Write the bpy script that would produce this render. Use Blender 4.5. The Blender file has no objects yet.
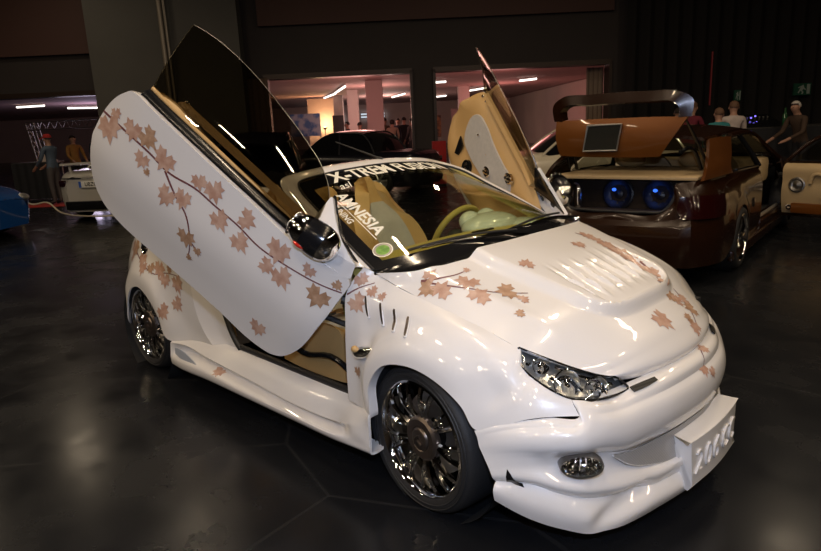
import bpy, bmesh, math, random
import numpy as np
from mathutils import Vector, Matrix
from mathutils.bvhtree import BVHTree
random.seed(5)
SC = bpy.context.scene
COL = SC.collection
# ---------------------------------------------------------------- camera, world, lights, exposure
CAM = np.array([1.5795, -2.3969, 1.485])
YAW, PIT, ROL = (math.radians(a) for a in (135.117, 13.362, -2.628))
FW = np.array([math.cos(YAW)*math.cos(PIT), math.sin(YAW)*math.cos(PIT), -math.sin(PIT)])
RT = np.array([math.sin(YAW), -math.cos(YAW), 0.0])
UP = np.cross(RT, FW)
CR_, SR_ = math.cos(ROL), math.sin(ROL)
XR, YU = CR_*RT+SR_*UP, -SR_*RT+CR_*UP
cd = bpy.data.cameras.new('camera'); cam = bpy.data.objects.new('camera', cd); COL.objects.link(cam)
cam.matrix_world = Matrix(((XR[0], YU[0], -FW[0], CAM[0]), (XR[1], YU[1], -FW[1], CAM[1]), (XR[2], YU[2], -FW[2], CAM[2]), (0, 0, 0, 1)))
cd.sensor_width = 36.0; cd.sensor_fit = 'HORIZONTAL'; cd.lens = 638.44*36.0/821.0
cd.clip_start = 0.05; cd.clip_end = 200
SC.camera = cam
SC.view_settings.view_transform = 'Standard'; SC.view_settings.look = 'None'
SC.view_settings.exposure = 0.0; SC.view_settings.gamma = 1.0; SC.view_settings.use_curve_mapping = False
W = bpy.data.worlds.new('hall_ambient'); SC.world = W; W.use_nodes = True
W.node_tree.nodes['Background'].inputs[0].default_value = (0.9, 0.75, 0.6, 1)
W.node_tree.nodes['Background'].inputs[1].default_value = 0.012
# the hall's own frame: u to the right, w away from the camera, z up
FH = np.array([math.cos(YAW), math.sin(YAW), 0.0])
def rm(u, w, z): return np.array([CAM[0], CAM[1], 0.0]) + u*RT + w*FH + np.array([0, 0, z])
ROOMROT = math.atan2(RT[1], RT[0])
def lamp(name, kind, loc, energy, color, size=(1, 1), rot=(0, 0, 0)):
    l = bpy.data.lights.new(name, kind); l.energy = energy; l.color = color
    if kind == 'AREA': l.shape = 'RECTANGLE'; l.size, l.size_y = size
    if kind in ('POINT', 'SPOT'): l.shadow_soft_size = size[0]
    o = bpy.data.objects.new(name, l); COL.objects.link(o); o.location = loc; o.rotation_euler = rot
    return o
CEIL = 6.0
LAMPS = [(u, w) for u in (-9, -5, -1, 3, 7) for w in (-7, -4, -1, 2, 5)]
MOVED = {(-1, 5): (-.15, 4.4), (-9, -4): (-7.7, -5.1), (-5, -4): (-5.8, -4.9), (-1, -4): (-2.4, -3.5)}
LAMPS = [MOVED.get(t, t) for t in LAMPS]
for (u, w) in LAMPS:
    lamp('ceiling_lamp', 'AREA', rm(u, w, CEIL-0.12), 50, (1.0, 0.78, 0.53), (0.8, 0.14), (0, 0, ROOMROT+math.pi/2))
for (u, w) in ((-9, 11), (-8, 14), (-4, 10), (2, 12), (6, 9)):  # unseen rear lamps; the rightmost is added to brighten the people
    lamp('ceiling_lamp', 'AREA', rm(u, w, CEIL-0.12), 26, (1.0, 0.80, 0.56), (0.8, 0.14), (0, 0, ROOMROT+math.pi/2))
fl = lamp('camera_flash', 'AREA', tuple(CAM + 0.22*YU + 0.05*XR), 32, (0.60, 0.72, 1.0), (0.09, 0.05))
fl.rotation_euler = cam.matrix_world.to_euler()
# lobby beyond the doorways: unseen fill lights added to brighten it
for (u, w, e, c) in ((-1.6, 20.5, 75, (1.0, 0.45, 0.38)), (-1.2, 26.5, 130, (1.0, 0.55, 0.46)), (-1.0, 36, 260, (1.0, 0.7, 0.6)), (3.2, 21, 30, (1.0, 0.36, 0.32)), (4.2, 29, 70, (1.0, 0.42, 0.36)), (-10.5, 22, 45, (0.85, 0.72, 0.95)), (-14, 30, 90, (0.8, 0.7, 1.0))):
    lamp('lobby_fill', 'POINT', rm(u, w, 1.9), e, c, (0.8, 0.8))

# ---------------------------------------------------------------- materials
def mat(name, col, rough=0.5, metal=0.0, coat=0.0, spec=0.5, noise=None, emit=None, bump=None, coat_rough=0.03):
    m = bpy.data.materials.new(name); m.use_nodes = True; nt = m.node_tree; b = nt.nodes['Principled BSDF']
    b.inputs['Base Color'].default_value = (*col, 1); b.inputs['Roughness'].default_value = rough; b.inputs['Metallic'].default_value = metal
    b.inputs['Coat Weight'].default_value = coat; b.inputs['Coat Roughness'].default_value = coat_rough; b.inputs['Specular IOR Level'].default_value = spec
    if emit: b.inputs['Emission Color'].default_value = (*emit[0], 1); b.inputs['Emission Strength'].default_value = emit[1]
    tc = nt.nodes.new('ShaderNodeTexCoord')
    if noise:   # (scale, second colour, contrast)
        n = nt.nodes.new('ShaderNodeTexNoise'); n.inputs['Scale'].default_value = noise[0]; n.inputs['Detail'].default_value = 4
        r = nt.nodes.new('ShaderNodeMapRange'); r.inputs[1].default_value = 0.5-noise[2]; r.inputs[2].default_value = 0.5+noise[2]
        x = nt.nodes.new('ShaderNodeMix'); x.data_type = 'RGBA'
        x.inputs[6].default_value = (*col, 1); x.inputs[7].default_value = (*noise[1], 1)
        nt.links.new(tc.outputs['Object'], n.inputs['Vector']); nt.links.new(n.outputs[0], r.inputs[0]); nt.links.new(r.outputs[0], x.inputs[0]); nt.links.new(x.outputs[2], b.inputs['Base Color'])
    if bump:    # (scale, strength)
        n = nt.nodes.new('ShaderNodeTexNoise'); n.inputs['Scale'].default_value = bump[0]
        u = nt.nodes.new('ShaderNodeBump'); u.inputs['Strength'].default_value = bump[1]; u.inputs['Distance'].default_value = 0.01
        nt.links.new(tc.outputs['Object'], n.inputs['Vector']); nt.links.new(n.outputs[0], u.inputs['Height']); nt.links.new(u.outputs[0], b.inputs['Normal'])
    return m
def glassmat(name, tint, ior=1.45, refl=(1, 1, 1)):
    m = bpy.data.materials.new(name); m.use_nodes = True; nt = m.node_tree; nt.nodes.remove(nt.nodes['Principled BSDF'])
    t = nt.nodes.new('ShaderNodeBsdfTransparent'); t.inputs[0].default_value = (*tint, 1)
    g = nt.nodes.new('ShaderNodeBsdfGlossy'); g.inputs[0].default_value = (*refl, 1); g.inputs['Roughness'].default_value = 0.02
    l = nt.nodes.new('ShaderNodeLayerWeight'); l.inputs[0].default_value = 0.5
    e = nt.nodes.new('ShaderNodeMath'); e.operation = 'POWER'; e.inputs[1].default_value = 5.0; nt.links.new(l.outputs['Facing'], e.inputs[0])
    f = nt.nodes.new('ShaderNodeMath'); f.operation = 'MULTIPLY_ADD'; f0 = ((ior-1)/(ior+1))**2; f.inputs[1].default_value = 1-f0; f.inputs[2].default_value = f0; nt.links.new(e.outputs[0], f.inputs[0])
    x = nt.nodes.new('ShaderNodeMixShader'); nt.links.new(f.outputs[0], x.inputs[0]); nt.links.new(t.outputs[0], x.inputs[1]); nt.links.new(g.outputs[0], x.inputs[2])
    nt.links.new(x.outputs[0], nt.nodes['Material Output'].inputs[0]); return m
def emitmat(name, col, s):
    m = bpy.data.materials.new(name); m.use_nodes = True; nt = m.node_tree; nt.nodes.remove(nt.nodes['Principled BSDF'])
    e = nt.nodes.new('ShaderNodeEmission'); e.inputs[0].default_value = (*col, 1); e.inputs[1].default_value = s
    nt.links.new(e.outputs[0], nt.nodes['Material Output'].inputs[0]); return m
M = {}
M['pearl'] = mat('pearl_white_paint', (0.80, 0.78, 0.765), 0.30, 0.0, 0.9, 0.45, noise=(900, (0.74, 0.725, 0.72), 0.25))
M['leaf'] = mat('leaf_rose', (0.45, 0.26, 0.19), 0.35, 0, 0.8, 0.4, noise=(26, (0.60, 0.41, 0.32), 0.16))
M['leaf2'] = mat('leaf_tan', (0.33, 0.19, 0.11), 0.35, 0, 0.8, 0.4, noise=(30, (0.52, 0.34, 0.23), 0.16))
M['stem'] = mat('vine_stem', (0.17, 0.06, 0.065), 0.4, 0, 0.6)
M['black'] = mat('black_rubber', (0.012, 0.012, 0.013), 0.55)
M['gloss_black'] = mat('gloss_black_plastic', (0.008, 0.008, 0.009), 0.16)
M['tyre'] = mat('tyre_rubber', (0.016, 0.016, 0.017), 0.62, bump=(90, 0.12))
M['chrome'] = mat('chrome', (0.92, 0.91, 0.90), 0.05, 1.0)
M['bronze'] = mat('dark_bronze_metal', (0.16, 0.13, 0.11), 0.32, 0.9)
M['steel'] = mat('brushed_steel', (0.30, 0.29, 0.28), 0.38, 1.0)
M['dark_liner'] = mat('wheel_arch_liner', (0.01, 0.01, 0.01), 0.8)
M['tan'] = mat('tan_leather', (0.55, 0.35, 0.14), 0.45, bump=(160, 0.08))
M['olive'] = mat('ochre_dashboard_vinyl', (0.46, 0.37, 0.10), 0.42, bump=(200, 0.05))
M['pale'] = mat('pale_suede', (0.52, 0.50, 0.47), 0.75, noise=(40, (0.44, 0.43, 0.41), 0.3))
M['podpaint'] = mat('pale_pearl_trim', (0.62, 0.68, 0.64), 0.25, 0, 0.8)
M['windscreen'] = glassmat('windscreen_glass', (0.91, 0.93, 0.83))
M['tint'] = glassmat('dark_tinted_glass', (0.48, 0.455, 0.39), 1.5)
M['sideglass'] = glassmat('smoked_side_glass', (0.32, 0.33, 0.28), 1.5)
M['clear'] = glassmat('clear_lens', (0.96, 0.97, 0.98), 1.45)
M['white_vinyl'] = mat('white_vinyl_letter', (0.85, 0.84, 0.76), 0.5)
M['green_vinyl'] = mat('green_sticker', (0.10, 0.26, 0.03), 0.5, noise=(60, (0.2, 0.4, 0.06), 0.2))
M['red_lens'] = mat('red_lens', (0.55, 0.02, 0.01), 0.15, 0, 1)
M['carpet'] = mat('dark_carpet', (0.014, 0.014, 0.018), 0.95)
M['underbody'] = mat('underbody', (0.006, 0.006, 0.006), 0.9)
M['scoop'] = mat('blue_white_scoop', (.42, .46, .54), .3, 0, .8); M['meshgrey'] = mat('silver_mesh', (0.55, 0.54, 0.54), 0.4, 0.3)
def mesh_dots(m, scale, dk=.30):
    nt = m.node_tree; b = nt.nodes['Principled BSDF']; tc = nt.nodes.new('ShaderNodeTexCoord'); v = nt.nodes.new('ShaderNodeTexVoronoi'); v.inputs['Scale'].default_value = scale; v.inputs['Randomness'].default_value = 0.0
    r = nt.nodes.new('ShaderNodeMapRange'); r.inputs[1].default_value = 0.25; r.inputs[2].default_value = 0.5
    x = nt.nodes.new('ShaderNodeMix'); x.data_type = 'RGBA'; x.inputs[6].default_value = (dk, dk, dk, 1); x.inputs[7].default_value = (*b.inputs['Base Color'].default_value[:3], 1)
    mp = nt.nodes.new('ShaderNodeMapping'); mp.inputs['Scale'].default_value = (0, 1, 1); v.voronoi_dimensions = '3D'; nt.links.new(tc.outputs['Object'], mp.inputs['Vector']); nt.links.new(mp.outputs[0], v.inputs['Vector']); nt.links.new(v.outputs['Distance'], r.inputs[0]); nt.links.new(r.outputs[0], x.inputs[0]); nt.links.new(x.outputs[2], b.inputs['Base Color'])
mesh_dots(M['meshgrey'], 190)
M['darkmesh'] = mat('dark_honeycomb_mesh', (0.05, 0.05, 0.05), 0.4, 0.5); mesh_dots(M['darkmesh'], 140, .01)

# ---------------------------------------------------------------- geometry helpers
def A3(p): return np.array(p, dtype=float)
def crl(P, k, axis=0):
    """chord-weighted cubic through the points along one axis, k steps per segment"""
    P = np.moveaxis(np.array(P, float), axis, 0); n = len(P)
    if n == 2 or k == 1:
        if k == 1: return np.moveaxis(P, 0, axis)
        t = np.linspace(0, 1, k+1).reshape((-1,)+(1,)*(P.ndim-1)); return np.moveaxis(P[0]*(1-t)+P[1]*t, 0, axis)
    d = np.maximum(np.linalg.norm(np.diff(P, axis=0), axis=-1, keepdims=True), 1e-6)
    sl = np.diff(P, axis=0)/d; m = np.empty_like(P)
    m[1:-1] = (sl[1:]*d[:-1]+sl[:-1]*d[1:])/(d[1:]+d[:-1])
    m[0] = 1.5*sl[0]-0.5*m[1]; m[-1] = 1.5*sl[-1]-0.5*m[-2]
    out = []
    for i in range(n-1):
        for j in range(k):
            t = j/k; h = (2*t**3-3*t**2+1, t**3-2*t**2+t, -2*t**3+3*t**2, t**3-t**2)
            out.append(h[0]*P[i]+h[1]*d[i]*m[i]+h[2]*P[i+1]+h[3]*d[i]*m[i+1])
    out.append(P[-1]); return np.moveaxis(np.array(out), 0, axis)
def patch(rows, ku, kv, breaks=()):
    """rows of control points -> dense grid; breaks = row indices where the surface creases"""
    G = np.array(rows, float); G = crl(G, ku, 1)
    cuts = [0]+list(breaks)+[len(rows)-1]; parts = []
    for a, b in zip(cuts[:-1], cuts[1:]):
        q = crl(G[a:b+1], kv, 0); parts.append(q if not parts else q[1:])
    return np.concatenate(parts, 0)
def mirrow(rows): return [list(r)+[(p[0], -p[1], p[2]) for p in reversed(r[:-1])] for r in rows]
class MB:
    def __init__(s): s.v = []; s.f = []; s.m = []
    def add(s, V, F, m=0):
        o = len(s.v); s.v += [tuple(map(float, p)) for p in V]
        for i, f in enumerate(F): s.f.append(tuple(o+k for k in f)); s.m.append(m if not hasattr(m, '__len__') else m[i])
        return s
    def grid(s, G, m=0, cu=False, cv=False, mf=None, flip=False):
        R, C = G.shape[:2]; F = []; ms = []
        for i in range(R if cv else R-1):
            for j in range(C if cu else C-1):
                i2, j2 = (i+1) % R, (j+1) % C; q = (i*C+j, i*C+j2, i2*C+j2, i2*C+j); F.append(q[::-1] if flip else q); ms.append(mf(i, j) if mf else m)
        return s.add(G.reshape(-1, 3), F, ms)
    def shell(s, G, t=0.008, m=0, flip=False, mf=None, mb=None, bmf=False, out=None):
        """a skin with real thickness: front, back and rim"""
        du = np.gradient(G, axis=1); dv = np.gradient(G, axis=0); N = np.cross(du, dv); N /= np.maximum(np.linalg.norm(N, axis=-1, keepdims=True), 1e-9)
        if flip: N = -N
        if out is not None:
            ref = np.stack([np.clip(G[..., 0], out[0], out[1]), G[..., 1]*0, G[..., 2]*0+.3], -1); flip = bool((N*(G-ref)).sum() < 0); N = -N if flip else N
        B = G-N*t; s.grid(G, m, flip=flip, mf=mf); s.grid(B, m if mb is None else mb, flip=not flip, mf=mf if bmf else None)
        def ring(X): return np.concatenate([X[0], X[1:, -1], X[-1, -2::-1], X[-2:0:-1, 0]])
        a, b = ring(G), ring(B); s.grid(np.stack([b, a] if not flip else [a, b]), m, cu=True); return s
    def shell_to(s, G, t, d, m=0):
        N = np.cross(np.gradient(G, axis=1), np.gradient(G, axis=0)); return s.shell(G, t, m, flip=bool((N@A3(d)).sum() > 0))
    def box(s, c, d, R=None, m=0, bev=0.0):
        bm = bmesh.new(); bmesh.ops.create_cube(bm, size=1.0)
        bmesh.ops.scale(bm, vec=Vector(d), verts=bm.verts)
        if bev > 0: bmesh.ops.bevel(bm, geom=bm.edges[:], offset=bev, segments=2, profile=0.6, affect='EDGES')
        V = np.array([v.co[:] for v in bm.verts]); F = [[v.index for v in f.verts] for f in bm.faces]; bm.free()
        if R is not None: V = V@np.array(R).T
        return s.add(V+A3(c), F, m)
    def tube(s, P, r, n=8, m=0, k=1, cap=True, flat=1.0):
        P = crl(P, k) if k > 1 else np.array(P, float); N = len(P); r = np.interp(np.linspace(0, 1, N), np.linspace(0, 1, len(r)), r) if hasattr(r, '__len__') else np.full(N, r)
        T = np.gradient(P, axis=0); T /= np.maximum(np.linalg.norm(T, axis=1, keepdims=True), 1e-9)
        a = np.array([0, 0, 1.0]) if abs(T[0][2]) < 0.9 else np.array([1.0, 0, 0]); x = np.cross(T[0], a); x /= np.linalg.norm(x); G = []
        for i in range(N):
            x = x-T[i]*(x@T[i]); x /= np.linalg.norm(x); y = np.cross(T[i], x)
            G.append([P[i]+r[i]*(math.cos(q)*x+flat*math.sin(q)*y) for q in np.linspace(0, 2*math.pi, n, endpoint=False)])
        s.grid(np.array(G), m, cu=True)
        if cap:
            o = len(s.v); s.add(G[0], [tuple(range(n))[::-1]], m); s.add(G[-1], [tuple(range(n))], m)
        return s
    def lathe(s, prof, n=32, m=0, c=(0, 0, 0), axis=(0, 1, 0), mf=None, a0=0, a1=2*math.pi):
        ax = A3(axis)/np.linalg.norm(axis); t = np.array([0, 0, 1.0]) if abs(ax[2]) < .9 else np.array([1.0, 0, 0]); x = np.cross(t, ax); x /= np.linalg.norm(x); y = np.cross(ax, x)
        full = abs(a1-a0-2*math.pi) < 1e-6
        Q = np.linspace(a0, a1, n, endpoint=not full)
        G = np.array([[A3(c)+r*(math.cos(q)*x+math.sin(q)*y)+h*ax for q in Q] for r, h in prof]); return s.grid(G, m, cu=full, mf=mf)
    def ell(s, c, r, R=None, m=0, nu=20, nv=12):
        th = np.linspace(0.02, math.pi-0.02, nv); ph = np.linspace(0, 2*math.pi, nu, endpoint=False)
        G = np.array([[(r[0]*math.cos(p)*math.sin(t), r[1]*math.sin(p)*math.sin(t), r[2]*math.cos(t)) for p in ph] for t in th])
        if R is not None: G = G@np.array(R).T
        return s.grid(G+A3(c), m, cu=True)
    def prism(s, P, vec, m=0):
        P = np.array(P, float); n = len(P); V = np.concatenate([P, P+A3(vec)]); F = [tuple(range(n))[::-1], tuple(range(n, 2*n))]+[(i, (i+1) % n, n+(i+1) % n, n+i) for i in range(n)]
        return s.add(V, F, m)
    def mirror(s):
        q = MB(); q.v = [(a, -b, c) for a, b, c in s.v]; q.f = [f[::-1] for f in s.f]; q.m = list(s.m); return q
    def xf(s, Mx):
        q = MB(); Mx = np.array(Mx); V = np.array(s.v); V = V@Mx[:3, :3].T+Mx[:3, 3]; q.v = [tuple(p) for p in V]; q.f = list(s.f); q.m = list(s.m); return q
    def bvh(s): return BVHTree.FromPolygons([Vector(p) for p in s.v], s.f)
    def build(s, name, mats, parent=None, smooth=True, ang=38, bevel=0, fixn=True):
        me = bpy.data.meshes.new(name); me.from_pydata(s.v, [], s.f)
        for k in (mats if isinstance(mats, (list, tuple)) else [mats]): me.materials.append(M[k] if isinstance(k, str) else k)
        me.polygons.foreach_set('material_index', s.m)
        if fixn:
            bm = bmesh.new(); bm.from_mesh(me); bmesh.ops.remove_doubles(bm, verts=bm.verts, dist=1e-5); bmesh.ops.recalc_face_normals(bm, faces=bm.faces); bm.to_mesh(me); bm.free()
        me.update()
        if smooth: me.shade_smooth(); me.set_sharp_from_angle(angle=math.radians(ang))
        o = bpy.data.objects.new(name, me); COL.objects.link(o)
        if parent is not None:
            o.parent = parent; o.matrix_parent_inverse = parent.matrix_basis.inverted()
        if bevel:
            b = o.modifiers.new('bevel', 'BEVEL'); b.width = bevel; b.segments = 2; b.limit_method = 'ANGLE'
        return o
def thing(name, label, cat, loc=(0, 0, 0), rz=0, group=None):
    o = bpy.data.objects.new(name, None); COL.objects.link(o); o.location = loc; o.rotation_euler = (0, 0, rz); o['label'] = label; o['category'] = cat; o.empty_display_size = 0.1
    if group: o['group'] = group
    return o
def tag(o, label, cat, group=None):
    o['label'] = label; o['category'] = cat
    if group: o['group'] = group
    return o
def struct(o): o['kind'] = 'structure'; return o
def stuff(o): o['kind'] = 'stuff'; return o
def lmat(rz, loc):
    c, s_ = math.cos(rz), math.sin(rz); return np.array([[c, -s_, 0, loc[0]], [s_, c, 0, loc[1]], [0, 0, 1, loc[2]], [0, 0, 0, 1]])
_DG = [None]
def text_mesh(txt, size=1.0, shear=0.0, offset=0.0, spacing=1.0):
    """letter outlines as (verts, faces) in the xy plane, centred"""
    cu = bpy.data.curves.new('lettering', 'FONT'); cu.body = txt; cu.size = size; cu.shear = shear; cu.offset = offset; cu.align_x = 'CENTER'; cu.align_y = 'CENTER'; cu.space_character = spacing; cu.resolution_u = 3
    o = bpy.data.objects.new('lettering', cu); COL.objects.link(o); dg = bpy.context.evaluated_depsgraph_get(); dg.update()
    me = bpy.data.meshes.new_from_object(o.evaluated_get(dg)); V = np.array([v.co[:] for v in me.vertices]); F = [tuple(p.vertices) for p in me.polygons]
    bpy.data.objects.remove(o); bpy.data.curves.remove(cu); bpy.data.meshes.remove(me); return V, F
# ivy leaves and stems that lie on a surface
LEAF = [(0, -.10), (.16, -.42), (.30, -.30), (.50, -.36), (.44, -.08), (.62, .10), (.36, .18), (.34, .46), (.14, .36), (0, .72), (-.16, .36), (-.38, .44), (-.36, .16), (-.60, .06), (-.44, -.10), (-.46, -.38), (-.28, -.30), (-.15, -.42)]
def snap(bv, p, n0=None, off=0.0012):
    loc, nor, i, d = bv.find_nearest(Vector(p)); nor = A3(nor)
    if n0 is not None and nor@n0 < 0: nor = -nor
    return A3(loc)+nor*off, nor
def leaf(mb, bv, p, n0, size, ang, m, up=(0, 0, 1), sq=1.0, off=0.0015):
    p, n = snap(bv, p, A3(n0)); x = np.cross(A3(up), n); x /= np.linalg.norm(x); y = np.cross(n, x); c, s_ = math.cos(ang), math.sin(ang)
    V = []; F = []; L = len(LEAF)
    for k in (0.0, .55, 1.0):
        for a, b in (LEAF if k else [(0, 0)]):
            a, b = a*k*sq, b*k; q = p+size*((c*a-s_*b)*x+(s_*a+c*b)*y); V.append(snap(bv, q, n, off)[0])
    for i in range(L):
        j = (i+1) % L; F.append((0, 1+i, 1+j)); F.append((1+i, 1+L+i, 1+L+j, 1+j))
    mb.add(V, F, m)
def vine(mb, bv, pts, n0, wid, m, k=8, off=0.001):
    P = crl(pts, k); P = np.array([snap(bv, p, A3(n0), off)[0] for p in P]); N = np.array([snap(bv, p, A3(n0))[1] for p in P]); T = np.gradient(P, axis=0); S = np.cross(N, T); S /= np.maximum(np.linalg.norm(S, axis=1, keepdims=True), 1e-9)
    w = np.linspace(wid, wid*.55, len(P))[:, None]; mb.grid(np.stack([P-S*w, P+S*w]), m)
DECOR = {}
DECOR = {
 'door': dict(n=(0.333, -0.935, -0.119), up=(0, 0, 1),
  leaves=[(-1.395,-1.266,1.534,0.118,3.06,0,1.13),(-1.343,-1.248,1.587,0.056,3.08,0,1.03),(-1.256,-1.220,1.516,0.091,2.57,0,1.04),(-1.188,-1.192,1.480,0.099,3.67,1,0.94),(-1.235,-1.208,1.388,0.073,2.40,0,1.06),(-1.120,-1.159,1.385,0.097,2.32,0,1.14),(-1.223,-1.202,1.333,0.036,3.42,1,0.90),(-1.142,-1.163,1.230,0.098,2.27,0,0.87),(-1.062,-1.128,1.217,0.092,2.58,0,0.86),(-0.972,-1.091,1.289,0.068,3.08,0,1.10),(-0.907,-1.062,1.251,0.093,3.18,0,1.00),(-0.904,-1.056,1.127,0.093,3.43,0,0.93),(-0.778,-1.002,1.129,0.082,4.04,0,1.10),(-0.824,-1.019,1.034,0.092,3.52,0,0.92),(-1.094,-1.121,1.043,0.085,2.76,1,1.08),(-1.056,-1.097,0.979,0.044,2.96,1,0.97),(-1.123,-1.108,0.947,0.036,3.97,1,0.85),(-0.647,-0.941,1.000,0.105,2.62,0,0.99),(-0.716,-0.969,0.933,0.078,4.01,0,0.87),(-0.653,-0.940,0.888,0.098,3.37,0,0.93),(-0.524,-0.885,0.920,0.055,2.40,0,1.14),(-0.422,-0.829,0.860,0.047,3.61,1,0.92),(-0.502,-0.868,0.809,0.095,2.42,1,1.09),(-0.846,-0.959,0.631,0.083,2.56,0,0.98)],
  vines=[([(-1.424,-1.267,1.600),(-1.289,-1.233,1.500),(-1.194,-1.190,1.412),(-1.117,-1.154,1.329),(-0.989,-1.096,1.251),(-0.915,-1.062,1.183),(-0.824,-1.020,1.103),(-0.737,-0.979,1.010),(-0.630,-0.930,0.937),(-0.541,-0.890,0.886),(-0.413,-0.813,0.824)],0.0055),([(-1.131,-1.161,1.334),(-1.104,-1.146,1.239),(-1.064,-1.124,1.138),(-1.081,-1.114,1.025),(-1.126,-1.109,0.946)],0.0055),([(-1.094,-1.121,1.043),(-1.056,-1.097,0.979)],0.0055)]),
 'bonnet': dict(n=(0.2, 0, 1), up=(1, 0, 0.3),
  leaves=[(-0.087,-0.630,0.903,0.062,1.20,0,0.89),(-0.068,-0.664,0.864,0.074,4.04,1,0.98),(-0.015,-0.654,0.858,0.080,1.34,0,1.14),(0.050,-0.564,0.886,0.081,5.05,0,1.12),(0.134,-0.603,0.851,0.079,1.32,0,1.11),(0.191,-0.500,0.856,0.080,4.03,1,1.15),(0.257,-0.497,0.835,0.043,1.34,0,1.08),(0.161,-0.334,0.926,0.070,2.07,0,0.87),(-0.002,-0.512,0.915,0.031,0.57,0,0.92),(0.301,-0.574,0.808,0.038,3.78,1,0.99),(0.158,0.066,0.940,0.063,6.02,0,1.02),(0.110,0.223,0.951,0.075,5.44,0,0.90),(0.202,0.228,0.918,0.091,5.70,0,0.92),(0.284,0.240,0.878,0.090,1.19,0,1.13),(0.372,0.234,0.836,0.081,1.23,0,1.11),(0.434,0.247,0.810,0.073,3.79,0,0.88),(0.589,-0.054,0.708,0.098,0.24,0,0.92),(0.510,0.326,0.731,0.074,4.42,0,1.10),(0.557,0.190,0.720,0.071,3.75,0,0.90),(0.602,0.229,0.681,0.080,4.52,1,0.92),(0.661,0.123,0.638,0.069,3.51,0,1.03),(0.162,0.220,0.933,0.066,1.76,0,0.91),(0.250,0.223,0.896,0.074,0.10,0,0.98),(0.328,0.237,0.857,0.074,0.38,0,0.96),(0.408,0.236,0.822,0.065,3.59,0,0.96),(0.494,0.221,0.788,0.072,5.60,0,1.05),(0.561,0.255,0.708,0.065,4.34,0,0.89),(0.534,0.173,0.739,0.063,0.22,1,1.12),(0.628,0.131,0.672,0.054,4.40,1,0.86)],
  vines=[([(-0.110,-0.658,0.883),(0.009,-0.622,0.875),(0.139,-0.564,0.862),(0.246,-0.449,0.845)],0.0045),([(-0.111,-0.657,0.885),(-0.022,-0.585,0.902),(0.001,-0.509,0.915)],0.0045),([(0.072,0.182,0.964),(0.256,0.264,0.894),(0.420,0.244,0.818),(0.509,0.264,0.744),(0.596,0.211,0.689),(0.657,0.145,0.640),(0.681,0.094,0.616)],0.0045)]),
 'bumper': dict(n=(1, 0, 0.3), up=(0, 0, 1),
  leaves=[(0.705,0.090,0.572,0.054,3.39,0,1.07),(0.741,-0.009,0.528,0.064,2.82,0,0.87),(0.760,0.042,0.505,0.045,3.22,0,1.12)],
  vines=[([(0.665,0.143,0.574),(0.721,0.036,0.567),(0.742,-0.004,0.527)],0.0035)]),
 'fender': dict(n=(0, -1, 0.1), up=(0, 0, 1),
  leaves=[(-0.362,-0.750,0.877,0.058,3.57,0,1.09),(-0.360,-0.783,0.787,0.078,3.89,0,1.06),(-0.302,-0.746,0.835,0.050,3.86,0,0.98),(-0.245,-0.746,0.823,0.038,3.66,0,1.02),(-0.356,-0.803,0.494,0.048,3.37,1,1.02)],
  vines=[([(-0.408,-0.791,0.813),(-0.362,-0.764,0.842),(-0.309,-0.722,0.862)],0.0035)]),
 'quarter': dict(n=(0, -1, 0), up=(0, 0, 1),
  leaves=[(-2.542,-0.777,0.792,0.128,3.34,1,1.04),(-2.561,-0.795,0.730,0.064,4.03,1,1.07),(-2.371,-0.809,0.745,0.093,2.94,0,1.02),(-2.338,-0.830,0.698,0.092,3.03,0,0.88),(-2.249,-0.820,0.701,0.068,3.59,1,1.03),(-2.157,-0.804,0.707,0.103,3.11,0,1.06),(-2.095,-0.808,0.648,0.088,3.14,0,1.13),(-2.041,-0.799,0.715,0.058,2.70,1,0.94),(-1.964,-0.797,0.640,0.114,3.46,0,0.90),(-1.978,-0.807,0.518,0.093,3.87,0,0.98),(-2.096,-0.853,0.459,0.096,3.85,0,1.05)],
  vines=[([(-2.524,-0.785,0.775),(-2.348,-0.824,0.712),(-2.205,-0.824,0.667),(-2.087,-0.801,0.684),(-1.953,-0.797,0.683)],0.0040)]),
 'skirt': dict(n=(0, -1, 0.4), up=(0, 0, 1),
  leaves=[(-1.496,-0.834,0.219,0.085,2.60,0,1.09)],
  vines=[]),
}


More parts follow.
